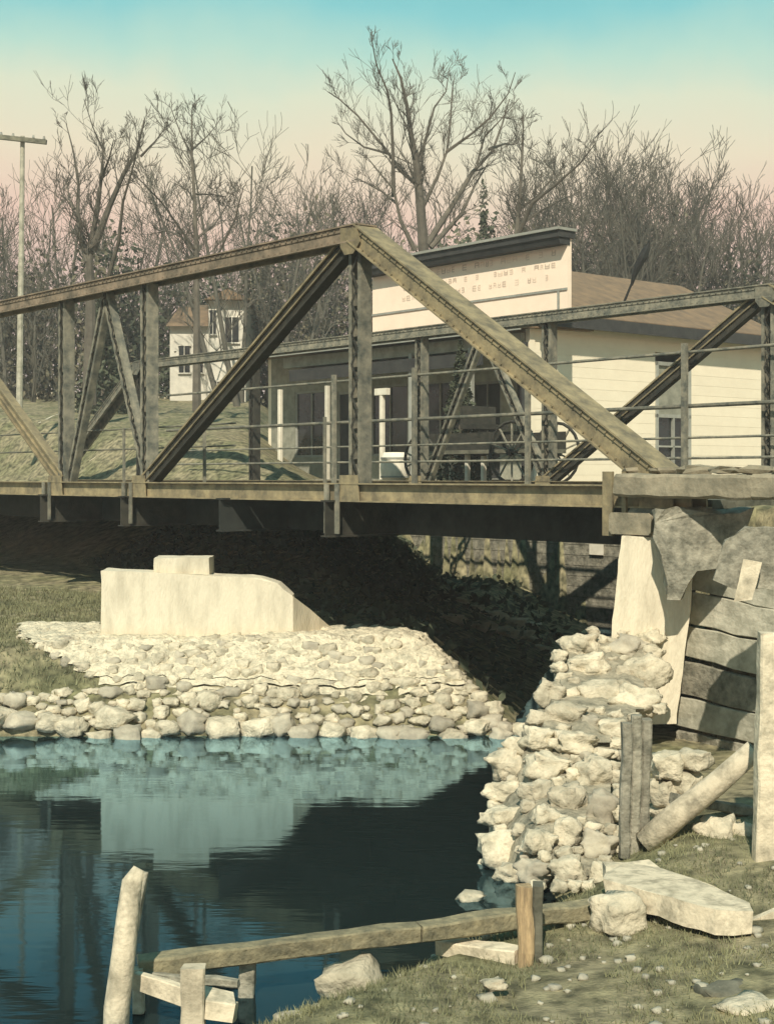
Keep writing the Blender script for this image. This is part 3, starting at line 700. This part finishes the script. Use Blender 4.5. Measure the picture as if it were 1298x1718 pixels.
# porch
PZ = 3.2; PQ1 = qx(478, PB)
bxx('porch_fascia', PB - .55, PB - .5, QC - .2, PQ1, PZ - .06, PZ + .1, greytrim)
mb = MB().box8([W(PB - .5, QC - .2, PZ), W(PB + 1.8, QC - .2, PZ + .05), W(PB + 1.8, PQ1, PZ + .05), W(PB - .5, PQ1, PZ), W(PB - .5, QC - .2, PZ + .08), W(PB + 1.8, QC - .2, PZ + .24), W(PB + 1.8, PQ1, PZ + .24), W(PB - .5, PQ1, PZ + .08)]); mb.build('porch_roof', roofm, st)
bxx('porch_beam', PB - .2, PB - .08, QC + .1, PQ1 - .2, PZ - .35, PZ - .08, frontm)
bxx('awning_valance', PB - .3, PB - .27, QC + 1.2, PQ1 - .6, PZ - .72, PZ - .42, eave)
mb = MB().prism([W(PB - .27, QC + 1.2, PZ - .5), W(PB - .27, PQ1 - .6, PZ - .5), W(PB + .7, PQ1 - .6, PZ - .2), W(PB + .7, QC + 1.2, PZ - .2)], UP * .03); mb.build('awning', frontm, st)
for x in (470, 549, 641):
    q = qx(x, PB - .25); c = MB().bar(W(PB - .25, q, -.1), W(PB - .25, q, PZ - .9 if x != 641 else 2.1), .11, .11, up=D2, ch=.015).build('porch_column', whitep, st)
    if x == 641: MB().bar(W(PB - .25, q - .22, 2.05), W(PB - .25, q + .22, 2.05), .13, .16).build('capital', whitep, c)
for x in (690, 790, 880):
    q = qx(x, PB - .2); MB().bar(W(PB - .2, q, -.1), W(PB - .2, q, PZ - .3), .12, .12, up=D2, ch=.015).build('porch_column', greytrim if x != 880 else eave, st)
# shop wall set back under the porch with openings
FW = PB + 1.7
def shopwall():
    ops = []; q = QC + .7
    for wd, z0, z1, kind in ((1.5, .55, 2.4, 'window'), (1.0, -.1, 2.3, 'door'), (1.5, .55, 2.4, 'window'), (1.5, .55, 2.4, 'window'), (1.0, -.1, 2.3, 'door'), (1.5, .55, 2.4, 'window')):
        ops.append((q, q + wd, z0, z1, kind)); q += wd + .45
    cur = QC + .12
    for a, b_, z0, z1, kind in ops:
        if b_ > QL: break
        bxx('wall_pier', FW, FW + .15, cur, a, -.2, EZ, frontm)
        bxx('wall_head', FW, FW + .15, a, b_, z1, EZ, frontm)
        if z0 > 0: bxx('wall_sill', FW, FW + .15, a, b_, -.2, z0, frontm)
        w0 = bxx(kind, FW + .06, FW + .1, a, b_, z0, z1, glass if kind == 'window' else eave)
        for (c0, c1, d0, d1) in ((a, a + .06, z0, z1), (b_ - .06, b_, z0, z1), (a, b_, z1 - .06, z1), (a, b_, z0, z0 + .06), ((a + b_) / 2 - .02, (a + b_) / 2 + .02, z0, z1)):
            bxx('frame', FW + .02, FW + .055, c0, c1, d0, d1, greytrim, w0)
        cur = b_
    bxx('wall_pier', FW, FW + .15, cur, QL, -.2, EZ, frontm)
shopwall()
bxx('porch_floor', PB - .5, FW, QC, QL, -.19, -.06, timber)
# furled flag on its pole on the roof
A = PX(1046, 508, 33.0); B = PX(1088, 405, 32.4)
fl = thing('furled_flag', 'black furled flag on a thin pole leaning over the store roof edge', 'flag', A)
MB().tube([A - (B - A) * .1, B + (B - A) * .02], [.03, .02], 6).build('pole', blackm, fl)
mid_ = [A.lerp(B, t_) + Vector((.03 * math.sin(t_ * 9), 0, .02 * math.cos(t_ * 7))) for t_ in (.3, .45, .6, .75, .88, .98)]
MB().tube(mid_, [.03, .06, .09, .11, .08, .02], 7).build('cloth', blackm, fl)

# barrel, wagon and white posts behind the railing
q = qx(663, 20.75); c = W(20.75, q, -.15); brl = thing('barrel', 'white barrel standing beside the road behind the middle truss post', 'barrel', c)
mb = MB(); zz = [0, .15, .35, .55, .7]; mb.tube([c + UP * a for a in zz], [.27, .32, .34, .32, .27], 16); mb.build('staves', whitep, brl, smooth=True)
for a in (.13, .55): mb = MB(); mb.tube([c + UP * a, c + UP * (a + .04)], [.335, .335], 16); mb.build('hoop', greytrim, brl)
for i, (x, ytop, lab) in enumerate(((722, 768, 'leftmost of the short white guard posts in front of the wagon'), (757, 765, 'short white guard post second from the left in front of the wagon'), (784, 762, 'short white guard post at the middle of the wagon'), (811, 765, 'short white guard post fourth from the left in front of the wagon'), (895, 762, 'short white guard post at the right end of the wagon'))):
    q = qx(x, 20.6); c = W(20.6, q, -.16)
    g_ = thing('guard_post', lab, 'post', c, 'short white guard posts')
    MB().bar(c, W(20.6, q, zy(ytop, 20.6, q)), .1, .1, up=D2, ch=.015).build('shaft', whitep, g_)
def wheel(par, c, ax, r):
    u = UP; v = ax.cross(UP).normalized(); tm = MB(); N = 20
    pts_ = [c + (u * math.cos(2 * math.pi * i / N) + v * math.sin(2 * math.pi * i / N)) * r for i in range(N + 1)]
    wh = tm.tube(pts_, [.035] * (N + 1), 5).build('wheel', darksteel, par)
    MB().tube([c - ax * .1, c + ax * .1], [.07, .07], 8).build('hub', darksteel, wh)
    for i in range(10):
        an = 2 * math.pi * i / 10; MB().bar(c, c + (u * math.cos(an) + v * math.sin(an)) * r, .03, .03, up=ax).build('spoke', timber, wh)
c0 = W(20.9, qx(800, 20.9), -.16)
wg = thing('farm_wagon', 'dark open wagon with spoked wheels standing in front of the store porch', 'wagon', c0)
qa, qb = qx(885, 20.6), qx(715, 20.6)
for q, r_ in ((qa + .1, .62), (qb - .2, .5)):
    for dp in (-.65, .65): wheel(wg, W(20.9 + dp, q, -.16 + r_ + .03), D2.copy(), r_)
def bw(name, p0, p1, q0_, q1_, z0, z1, m): return bxx(name, p0, p1, q0_, q1_, z0, z1, m, wg)
bw('wagon_bed', 20.4, 21.4, qa - .3, qb + .1, .48, .56, timber_d)
bw('side_board', 20.4, 20.44, qa - .3, qb + .1, .56, .92, darksteel); bw('side_board', 21.36, 21.4, qa - .3, qb + .1, .56, .92, darksteel)
bw('seat', 20.4, 21.4, (qa + qb) / 2 - .2, (qa + qb) / 2 + .2, 1.0, 1.1, darksteel); bw('seat_back', 20.4, 21.4, (qa + qb) / 2 + .2, (qa + qb) / 2 + .25, 1.0, 1.5, darksteel)
MB().bar(W(20.55, qa + .1, .45), W(21.25, qa + .1, .45), .08, .08).build('axle', darksteel, wg); MB().bar(W(20.55, qb - .2, .35), W(21.25, qb - .2, .35), .08, .08).build('axle', darksteel, wg)

# ------------------------------------------------------------ house on the left behind the trees
hs = thing('white_house', 'two-storey cream house with dark windows half hidden by bare trees', 'house', PX(375, 790, 58))
def hbox(name, x0, y0, x1, y1, Y, dep, m, par=hs):
    return MB().prism([PX(x0, y1, Y), PX(x1, y1, Y), PX(x1, y0, Y), PX(x0, y0, Y)], Vector((0, dep, 0))).build(name, m, par)
hbox('wall', 285, 545, 350, 800, 59, 5, housew); hbox('wall', 350, 500, 412, 800, 58, 7, housew)
MB().prism([PX(342, 502, 57.6), PX(420, 502, 57.6), PX(381, 484, 57.6)], Vector((0, 8, 0))).build('roof', roofm, hs)
MB().prism([PX(278, 547, 58.7), PX(349, 547, 58.7), PX(349, 515, 60.5), PX(300, 515, 60.5)], Vector((0, 1, .2))).build('roof', roofm, hs)
for (x0, y0, x1, y1, Y) in ((378, 532, 400, 574, 58), (352, 520, 362, 560, 58), (385, 640, 404, 690, 58), (356, 640, 372, 690, 58), (300, 580, 318, 625, 59), (325, 580, 340, 625, 59)):
    w0 = hbox('window', x0, y0, x1, y1, Y - .05, .04, glass)
    for (a, b_, c, d_) in ((x0 - 2, y0 - 2, x1 + 2, y0), (x0 - 2, y1, x1 + 2, y1 + 2), ((x0 + x1) / 2 - .6, y0, (x0 + x1) / 2 + .6, y1)): hbox('frame', a, b_, c, d_, Y - .1, .05, housew, w0)
# low wall at the top of the grass hill
lw_ = thing('roadside_wall', 'low pale wall running along the top of the grass hill on the left', 'wall', PX(180, 665, 47))
for i in range(9):
    x0 = -60 + i * 50; MB().prism([PX(x0, 668 + i * .6, 61), PX(x0 + 50, 669 + i * .6, 61), PX(x0 + 50, 656 + i * .6, 61), PX(x0, 655 + i * .6, 61)], Vector((0, .4, 0))).build('block', conc, lw_)
# pale path edges on the hill
for k_, ln in enumerate(([(62, 712), (85, 700), (110, 692), (150, 685)], [(150, 775), (180, 755), (200, 745)], [(-20, 790), (60, 791), (240, 790)])):
    P = [hillp(*a) for a in ln]; mb = MB()
    for a, b_ in zip(P, P[1:]): mb.prism([a + UP * .02, b_ + UP * .02, b_ + UP * .02 + Vector((0, .6, .06)), a + UP * .02 + Vector((0, .6, .06))], UP * .015)
    struct(mb.build('path', conc))
# utility pole
up_ = thing('utility_pole', 'tall pale utility pole with a single crossarm at the left edge', 'utility pole', PX(32, 700, 42))
MB().tube([PX(32, 720, 42), PX(35, 480, 42), PX(38, 228, 42)], [.10, .085, .065], 8).build('pole', timber_l, up_)
MB().bar(PX(-4, 229, 41.85), PX(78, 238, 41.85), .12, .13).build('crossarm', timber_d, up_)
for x, y in ((2, 226), (22, 228), (56, 231), (74, 233)): MB().tube([PX(x, y, 41.85), PX(x, y - 5, 41.85)], [.05, .03], 6).build('insulator', greytrim, up_)

# ------------------------------------------------------------ trees
def twigs(mb, base, d, length, r, lvl, k=3, spread=.6, upb=.18, kids=4):
    """one wandering branch with its twigs"""
    n = 4 if lvl > 0 else 3; pts = [base]; d = d.normalized(); p = base.copy()
    for i in range(n):
        d = (d + Vector((random.gauss(0, .16), random.gauss(0, .16), random.gauss(upb * .5, .12)))).normalized(); p = p + d * length / n; pts.append(p.copy())
    rs = [max(.006, r * (1 - .8 * i / n)) for i in range(n + 1)]
    mb.tube(pts, rs, 4 if r > .05 else k, caps=False)
    if lvl <= 0: return
    for i in range(kids):
        t_ = random.uniform(.2, 1); j = min(n - 1, int(t_ * n)); b0 = pts[j].lerp(pts[j + 1], t_ * n - j)
        ax = Vector((random.gauss(0, 1), random.gauss(0, 1), random.gauss(0, .5))); ax -= d * ax.dot(d); ax.normalize()
        nd = (d + ax * random.uniform(.5, 1.1) * spread * 1.3 + UP * upb).normalized()
        twigs(mb, b0, nd, length * random.uniform(.45, .7), max(.007, r * .5), lvl - 1, k, spread, upb, kids)
def limb_tree(name, label, Y, limbs, base, r0, lvl=2, twl=1.6, dens=1.0, m=bark, cat='tree', group=None, tm=None):
    """main limbs follow outlines seen in the photo, each with its own depth"""
    loc = PX(base[0], base[1], Y); t_ = thing(name, label, cat, loc, group); tr = MB(); cr_ = MB()
    for li, (pts, ra, rb) in enumerate(limbs):
        dy = 0 if li == 0 else random.uniform(-1, 1); P = []
        for i, (x, y) in enumerate(pts):
            f = i / (len(pts) - 1); P.append(PX(x, y, Y) + Vector((0, dy * f * 2.4, 0)))
        n = len(P); rs = [(ra + (rb - ra) * (i / (n - 1)) ** .7) * .62 for i in range(n)]
        (tr if li == 0 else cr_).tube(P, rs, 8 if ra > .1 else 5)
        L = sum((P[i + 1] - P[i]).length for i in range(n - 1))
        cnt = int(L * 1.9 * dens) + 2
        for _ in range(cnt):
            f = random.uniform(.3 if li == 0 else .1, 1); s = f * (n - 1); j = min(n - 2, int(s)); b0 = P[j].lerp(P[j + 1], s - j); d = (P[j + 1] - P[j]).normalized()
            ax = Vector((random.gauss(0, 1), random.gauss(0, 1), random.gauss(.2, .5))); ax -= d * ax.dot(d); ax.normalize()
            twigs(cr_, b0, d + ax * .85 + UP * .1, twl * random.uniform(.5, 1.1) * (1.12 - .74 * f), max(.010, rs[j] * .30), lvl, 3, .6, .14, 4)
    tr.build('trunk', m, t_); cr_.build('crown', tm or m, t_)
    return t_
random.seed(21)
limb_tree('bare_tree', 'largest bare spreading tree rising behind the store sign', 48, [
    ([(712, 640), (712, 440), (704, 330), (698, 270), (690, 230), (683, 180), (672, 130), (658, 98)], .42, .03),
    ([(700, 310), (672, 285), (645, 245), (600, 190), (568, 160), (548, 146)], .13, .02),
    ([(655, 258), (610, 245), (580, 222), (566, 202)], .08, .02),
    ([(660, 330), (659, 262), (656, 200), (650, 168), (632, 130), (624, 92)], .13, .025),
    ([(704, 270), (716, 225), (728, 180), (748, 152), (754, 112)], .11, .02),
    ([(708, 350), (735, 292), (750, 250), (756, 200), (760, 140), (764, 118)], .12, .02),
    ([(748, 255), (790, 228), (820, 205), (848, 170), (858, 140)], .1, .02),
    ([(716, 410), (760, 340), (795, 280), (830, 240), (848, 190), (862, 142)], .2, .03),
    ([(820, 250), (850, 232), (868, 225), (884, 180)], .1, .02),
    ([(696, 420), (672, 372), (660, 320), (640, 298), (612, 265)], .15, .02),
    ([(664, 340), (640, 315), (600, 288), (590, 285)], .08, .02),
    ([(722, 415), (775, 355), (800, 300), (822, 262)], .16, .03),
    ([(800, 275), (812, 230), (840, 200), (870, 165)], .08, .02),
    ([(690, 230), (668, 190), (650, 160)], .05, .015)], (712, 700), .4, 2, 1.6, .9)
limb_tree('bare_tree', 'bare tree with two forked leaders just right of the largest tree', 46, [
    ([(862, 600), (866, 400), (872, 330), (876, 250), (878, 190)], .22, .03),
    ([(866, 400), (890, 345), (930, 316), (962, 290), (985, 262)], .15, .02),
    ([(872, 350), (900, 330), (925, 300), (932, 262)], .09, .02),
    ([(868, 380), (910, 350), (945, 330), (975, 315)], .1, .02)], (862, 700), .2, 2, 1.3, 1.1)
limb_tree('bare_tree', 'tall bare tree with wide V-shaped limbs near the left utility pole', 44, [
    ([(150, 680), (152, 520), (150, 430), (160, 370), (170, 300), (174, 232)], .38, .03),
    ([(148, 440), (132, 395), (124, 350), (122, 300), (110, 240), (94, 188)], .2, .02),
    ([(156, 420), (185, 350), (210, 300), (235, 262), (250, 212)], .22, .04),
    ([(236, 262), (262, 240), (280, 222)], .07, .02),
    ([(170, 300), (195, 275), (212, 262)], .08, .02),
    ([(178, 478), (205, 410), (218, 350), (240, 300), (255, 265)], .14, .02),
    ([(124, 350), (112, 330), (105, 300), (92, 280)], .07, .02),
    ([(172, 250), (158, 215), (146, 172)], .05, .015)], (150, 700), .4, 2, 1.4, 1.0)
limb_tree('bare_tree', 'slender upright bare tree with thin side branches in front of the house', 44, [
    ([(330, 690), (330, 560), (330, 430), (326, 330), (322, 262), (322, 185)], .24, .03),
    ([(322, 262), (302, 222), (280, 168)], .07, .015), ([(323, 250), (340, 220), (352, 190)], .06, .015),
    ([(328, 420), (298, 390), (268, 372), (230, 372)], .09, .02), ([(328, 420), (280, 350), (248, 318)], .08, .02),
    ([(326, 325), (350, 320), (372, 318)], .06, .02), ([(329, 400), (355, 370), (372, 330)], .08, .02),
    ([(330, 470), (370, 430), (400, 380), (418, 330)], .1, .02)], (330, 700), .3, 2, 1.2, 1.0)
# generic bare trees: five kinds, copied
def generic(name, label, H, seedv, stems, lvl=2, group=None, m=bark2, lean=.3, wid=.4):
    random.seed(seedv); t_ = thing(name, label, 'tree', (0, 0, 0), group); tr = MB(); cr_ = MB()
    for s in range(stems):
        a = random.uniform(0, 6.28); ln = random.uniform(.05, lean); d = Vector((math.cos(a) * ln, math.sin(a) * ln, 1)).normalized()
        p = Vector((math.cos(a) * .1 * stems, math.sin(a) * .1 * stems, -.5)); P = [p.copy()]; n = 8; hh = H * random.uniform(.75, 1)
        for i in range(n): d = (d + Vector((random.gauss(0, .07), random.gauss(0, .07), .03))).normalized(); p = p + d * (hh + .5) / n; P.append(p.copy())
        r = .022 * H * (1 if stems == 1 else .6); rs = [max(.02, r * (1 - .92 * i / n)) for i in range(n + 1)]; tr.tube(P, rs, 7)
        for _ in range(int(21 / stems ** .4)):
            f = random.uniform(.25, 1) ** .8; q_ = f * n; j = min(n - 1, int(q_)); b0 = P[j].lerp(P[j + 1], q_ - j)
            a = random.uniform(0, 6.28); nd = Vector((math.cos(a) * wid * 1.6, math.sin(a) * wid * 1.6, .8))
            twigs(cr_, b0, nd, H * .30 * (1.15 - f * .7), max(.011, rs[j] * .32), lvl, 3, .6, .14, 4)
    tr.build('trunk', m, t_); cr_.build('crown', m, t_); return t_
def clone(t_, label, loc, rz, sc, group):
    c = t_.copy(); COL.objects.link(c); c.location = loc; c.rotation_euler = (0, 0, rz); c.scale = (sc, sc, sc); c['label'] = label; c['group'] = group
    for ch in list(t_.children):
        d = ch.copy(); COL.objects.link(d); d.parent = c
    return c
KINDS = [(5, 1), (5, 2), (5, 3), (5, 4)]
protos = [generic('bare_tree', 'bare tree', 8, 31 + i, s, 3 if False else 2) for i, (h, s) in enumerate([(8, 1), (8, 2), (8, 3), (8, 5), (8, 2)])]
G = 'bare trees standing along the skyline'
row = [ (985, 300, 57, 3, 'dense twiggy tree right behind the store roof peak'), (1022, 300, 64, 4, 'hazy bare tree left behind the furled flag'), (1060, 300, 63, 2, 'bare tree rising straight above the furled flag'), (1092, 320, 58, 3, 'dense low tree right behind the furled flag'), (1160, 325, 60, 3, 'dense twiggy tree under the tall thin tree'), (1235, 375, 60, 3, 'low dense tree between the thicket and the right edge'),
  # px, top y, Y, kind, words
 (-20, 292, 60, 2, 'bare many-stemmed tree cut by the left edge of the picture'), (12, 320, 58, 1, 'bare tree just left of the utility pole'), (62, 322, 62, 3, 'dense bare tree right of the utility pole'),
 (88, 300, 58, 0, 'thin bare tree between utility pole and V-limbed tree'), (205, 330, 64, 2, 'hazy bare tree behind the right limb of the V-limbed tree'), (262, 335, 66, 1, 'hazy bare tree left of the slender upright tree'),
 (392, 300, 72, 2, 'bare tree rising behind the roof of the cream house'), (436, 248, 56, 3, 'tall twiggy tree above the middle of the sloping top chord'),
 (470, 270, 62, 1, 'thin bare tree right of the tall twiggy tree'), (512, 312, 60, 4, 'bare forked tree left of the truss peak'), (548, 320, 64, 2, 'bare tree close left of the truss peak'), (585, 318, 66, 3, 'low twiggy tree directly behind the truss peak'),
 (620, 330, 70, 1, 'hazy low tree under the left limbs of the largest tree'), (770, 330, 68, 3, 'hazy twiggy tree under the right limbs of the largest tree'),
 (960, 282, 60, 2, 'bare tree just beyond the right end of the store sign'), (1000, 275, 62, 3, 'twiggy tree left of the furled flag'), (1040, 285, 58, 3, 'dense twiggy tree behind the furled flag'), (1075, 226, 60, 4, 'tallest bare tree of the right-hand thicket'),
 (1105, 310, 64, 3, 'dense bare tree right of the furled flag'), (1140, 238, 60, 1, 'tall thin bare tree right of the tallest thicket tree'), (1180, 315, 62, 4, 'bare tree leaning right in the right-hand thicket'),
 (1215, 350, 64, 3, 'lower twiggy tree near the right end of the thicket'), (1255, 370, 66, 2, 'low hazy tree near the right edge'), (1295, 375, 66, 3, 'hazy low tree at the right edge of the picture'), (925, 330, 66, 3, 'low twiggy tree behind the right end of the store cornice')]
rr = random.Random(4)
for i, (x, top, Y, k_, lab) in enumerate(row):
    H = (800 - top) / F * Y; g0 = PX(x, 800, Y); g0.z = min(0, 0); 
    src = protos[k_]; sc = H / 8.0
    if not src.get('used'): c = src; src['used'] = 1; c.location = g0; c.rotation_euler = (0, 0, rr.uniform(0, 6)); c.scale = (sc,) * 3; c['label'] = lab; c['group'] = G
    else: c = clone(src, lab, g0, rr.uniform(0, 6.28), sc, G)
# background bushes and evergreens: leaf clumps in the crown's volume
def bushy(name, label, cat, c, rx, rz, m, seedv, n=2600, leaf=.16, cone=False, group=None, trunk=True):
    r_ = random.Random(seedv); t_ = thing(name, label, cat, c, group); c = Vector(c); mb = MB()
    lobes = [(Vector((r_.uniform(-.6, .6) * rx, r_.uniform(-.6, .6) * rx, r_.uniform(.25, .85) * rz)), r_.uniform(.3, .5)) for _ in range(9)]
    for i in range(n):
        if cone:
            h = r_.random() ** 1.4; a = r_.uniform(0, 6.28); rad = rx * (1 - h) * r_.uniform(.4, 1.1); p = Vector((math.cos(a) * rad, math.sin(a) * rad, .1 + h * rz))
        else:
            lc, lr_ = r_.choice(lobes); u = Vector((r_.gauss(0, 1), r_.gauss(0, 1), r_.gauss(0, 1))).normalized() * r_.random() ** .4
            p = lc + Vector((u.x * lr_ * rx, u.y * lr_ * rx, u.z * lr_ * rz * .7)); p.z = max(p.z, 0)
        a = Vector((r_.gauss(0, 1), r_.gauss(0, 1), r_.gauss(0, 1))).normalized() * leaf * r_.uniform(.5, 1.2); b_ = a.cross(Vector((r_.gauss(0, 1), r_.gauss(0, 1), r_.gauss(0, 1)))).normalized() * leaf * .5
        q_ = c + p; mb.add([q_ - a, q_ + b_, q_ + a, q_ - b_], [(0, 1, 2, 3)])
    mb.build('foliage', m, t_)
    tr = MB().tube([c - UP * .3, c + UP * rz * .7], [.09 * rx ** .5, .03], 6); tr.build('trunk', bark, t_)
BG = 'brushy shrubs along the foot of the tree line'
bl = [(-10, 400, 62, 3.6), (50, 420, 62, 3.2), (105, 405, 60, 3.4), (215, 420, 62, 3.4), (262, 450, 66, 2.6), (450, 400, 62, 3.2), (500, 400, 64, 3.4), (560, 400, 62, 3.4), (620, 430, 62, 3.2), (780, 385, 60, 3.4), (860, 372, 62, 4.2), (925, 380, 60, 3.2), (1000, 400, 62, 3.6), (1070, 400, 62, 3.6), (1140, 405, 62, 3.4), (1205, 420, 62, 3.2), (1270, 425, 62, 3.4), (700, 420, 66, 3.4), (390, 450, 68, 3.4), (330, 480, 70, 3.2)]
words = ['at the left edge', 'behind the utility pole', 'left of the V-limbed tree', 'right of the V-limbed tree', 'left of the slender upright tree', 'right of the cream house', 'above the long dark diagonal', 'left of the truss peak', 'behind the truss peak', 'behind the left part of the store cornice', 'behind the middle of the store cornice', 'behind the right end of the store cornice', 'behind the store roof left of the flag', 'behind the furled flag', 'behind the roof right of the flag', 'near the right end of the thicket', 'at the right edge of the picture', 'at the foot of the largest bare tree', 'above the roof of the cream house', 'left of the roof of the cream house']
for i, (x, top, Y, rx) in enumerate(bl):
    z = (800 - top) / F * Y; bushy('shrub', 'brown-green brushy shrub ' + words[i], 'shrub', (PX(x, 800, Y).x, Y, -.1), rx, z, shrubm if i % 3 else everg, 60 + i, 2600, .17, group=BG)
bushy('evergreen_tree', 'dark pointed evergreen behind the left laced struts of the truss', 'tree', (PX(172, 700, 50).x, 50, 1.5), 1.1, 5.2, everg, 5, 2600, .15, cone=True)
bushy('evergreen_shrub', 'dark conical evergreen shrub in front of the store porch', 'shrub', tuple(W(20.9, qx(772, 20.9), -.16)), .62, 3.0, everg, 6, 2200, .07, cone=True)
bushy('round_tree', 'small dark round-topped evergreen above the store cornice', 'tree', (PX(822, 700, 56).x, 56, 5.5), .55, 5.8, everg, 8, 900, .12)

br = thing('concrete_shadow_lump', 'dark broken concrete bracket under the coping, its ragged point standing in for the bearing shadow over the abutment', 'concrete', PX(1150, 940, 12.7))
mb = MB().prism([PX(x, y, 12.62) for x, y in ((1097, 856), (1262, 856), (1240, 905), (1214, 952), (1166, 957), (1142, 1002), (1120, 1002), (1110, 952), (1098, 905))], Vector((.06, .36, 0)))  # lower point of the outline follows the shadow of the bearing
mb.build('lump', timber, br, rough=.06)
mb = MB(); rr = random.Random(31); n_ = 0  # loose leaves added to darken the shaded bank under the deck
while n_ < 9000:
    p_, q_ = rr.uniform(11.5, 20.3), rr.uniform(11, 24); x, y = p_ * .7682 - q_ * .6403, p_ * .6403 + q_ * .7682; n_ += 1
    if inside(x, y) or (p_ < 12.5 and x < -2): continue
    z = height(x, y)
    if z < WATER + .05 or z > -.3 or rr.random() < .7 * sm(.0, 1.2, x): continue
    a = Vector((rr.gauss(0, 1), rr.gauss(0, 1), rr.gauss(0, 1))).normalized() * rr.uniform(.06, .13); b_ = a.cross(Vector((rr.gauss(0, 1), rr.gauss(0, 1), rr.gauss(0, 1)))).normalized() * .05; c = Vector((x, y, z + rr.uniform(.01, .10)))
    mb.add([c - a, c + b_, c + a, c - b_], [(0, 1, 2, 3)])
stuff(mb.build('darkening_leaves', everg), 'dark leaves added to deepen the shade on the bank beneath the bridge deck', 'darkening_leaves')
# ------------------------------------------------------------ grass and pebbles
def blades(name, label, pts_fn, n, hmin, hmax, wd, seedv):
    r_ = random.Random(seedv); mb = MB(); c = 0; tries = 0
    while c < n and tries < n * 6:
        tries += 1; P = pts_fn(r_)
        if P is None: continue
        for _ in range(3):
            x, y = P[0] + r_.gauss(0, .02), P[1] + r_.gauss(0, .02); z = height(x, y) if _ == 0 else z
            h = r_.uniform(hmin, hmax); a = r_.uniform(0, 3.14); lx, ly = r_.gauss(0, .5) * h, r_.gauss(0, .5) * h; dx, dy = math.cos(a) * wd, math.sin(a) * wd
            mb.add([(x - dx, y - dy, z - .01), (x + dx, y + dy, z - .01), (x + lx, y + ly, z + h)], [(0, 1, 2)])
        c += 1
    return stuff(mb.build(name, blade), label, 'grass')
def nearbank(r_):
    x, y = r_.uniform(-.7, 3.6), r_.uniform(6.2, 9.9)
    if inside(x, y) or noise.noise(Vector((x * 1.6, y * 1.6, 3))) < -.12 + r_.gauss(0, .12): return None
    return (x, y)
blades('grass', 'short dry grass on the near right bank', nearbank, 9000, .015, .05, .004, 1)
def leftbank(r_):
    x, y = r_.uniform(-6.5, -2.6), r_.uniform(15.8, 22)
    if inside(x, y) or inbank(x, y): return None
    return (x, y)
blades('grass', 'short grass on the left bank beside the concrete wall', leftbank, 6000, .03, .09, .008, 2)
mb = MB(); rr = random.Random(8)
for i in range(230):
    x, y = rr.uniform(-.5, 3.2), rr.uniform(6.3, 9.6)
    if inside(x, y): continue
    r_ = rr.uniform(.006, .03) if i % 9 else rr.uniform(.03, .05); random.seed(i); rock(mb, (x, y, height(x, y) + r_ * .3), (r_, r_, r_ * .6), i, 2)
stuff(mb.build('pebbles', pebble, smooth=True), 'scattered pale pebbles in the grass of the near bank', 'pebbles')
for i in range(4):
    random.seed(90 + i); x, y, r_, lab = [(830, 1652, .05, 'small pale stone in the grass below the orange stake'), (1262, 1700, .13, 'low pale rock at the bottom right corner'), (1215, 1672, .11, 'dark flat rock in the grass near the bottom right corner'), (790, 1505, .07, 'pale stone in the water left of the orange stake top')][i]
    mb = MB(); rock(mb, GX(x, y, -2.6 if i < 3 else WATER + .02), (r_ * 1.3, r_, r_ * .6), i, 4); tag(mb.build('stone', stone if i != 2 else timber_d, smooth=True), lab, 'stone')
for o in bpy.data.objects:
    if 'used' in o: del o['used']

hz = bpy.data.materials.new('pale_haze'); hz.use_nodes = True; nt = hz.node_tree; nt.nodes.clear()
o = nt.nodes.new('ShaderNodeOutputMaterial'); v = nt.nodes.new('ShaderNodeVolumePrincipled'); v.inputs['Density'].default_value = .0016
v.inputs['Color'].default_value = (.95, .93, .88, 1); v.inputs['Anisotropy'].default_value = 0
nt.links.new(v.outputs[0], o.inputs['Volume'])
h_ = MB().box8([(-450, -8, -5), (450, -8, -5), (450, 820, -5), (-450, 820, -5), (-450, -8, 18), (450, -8, 18), (450, 820, 18), (-450, 820, 18)]).build('haze', hz); h_['kind'] = 'stuff'
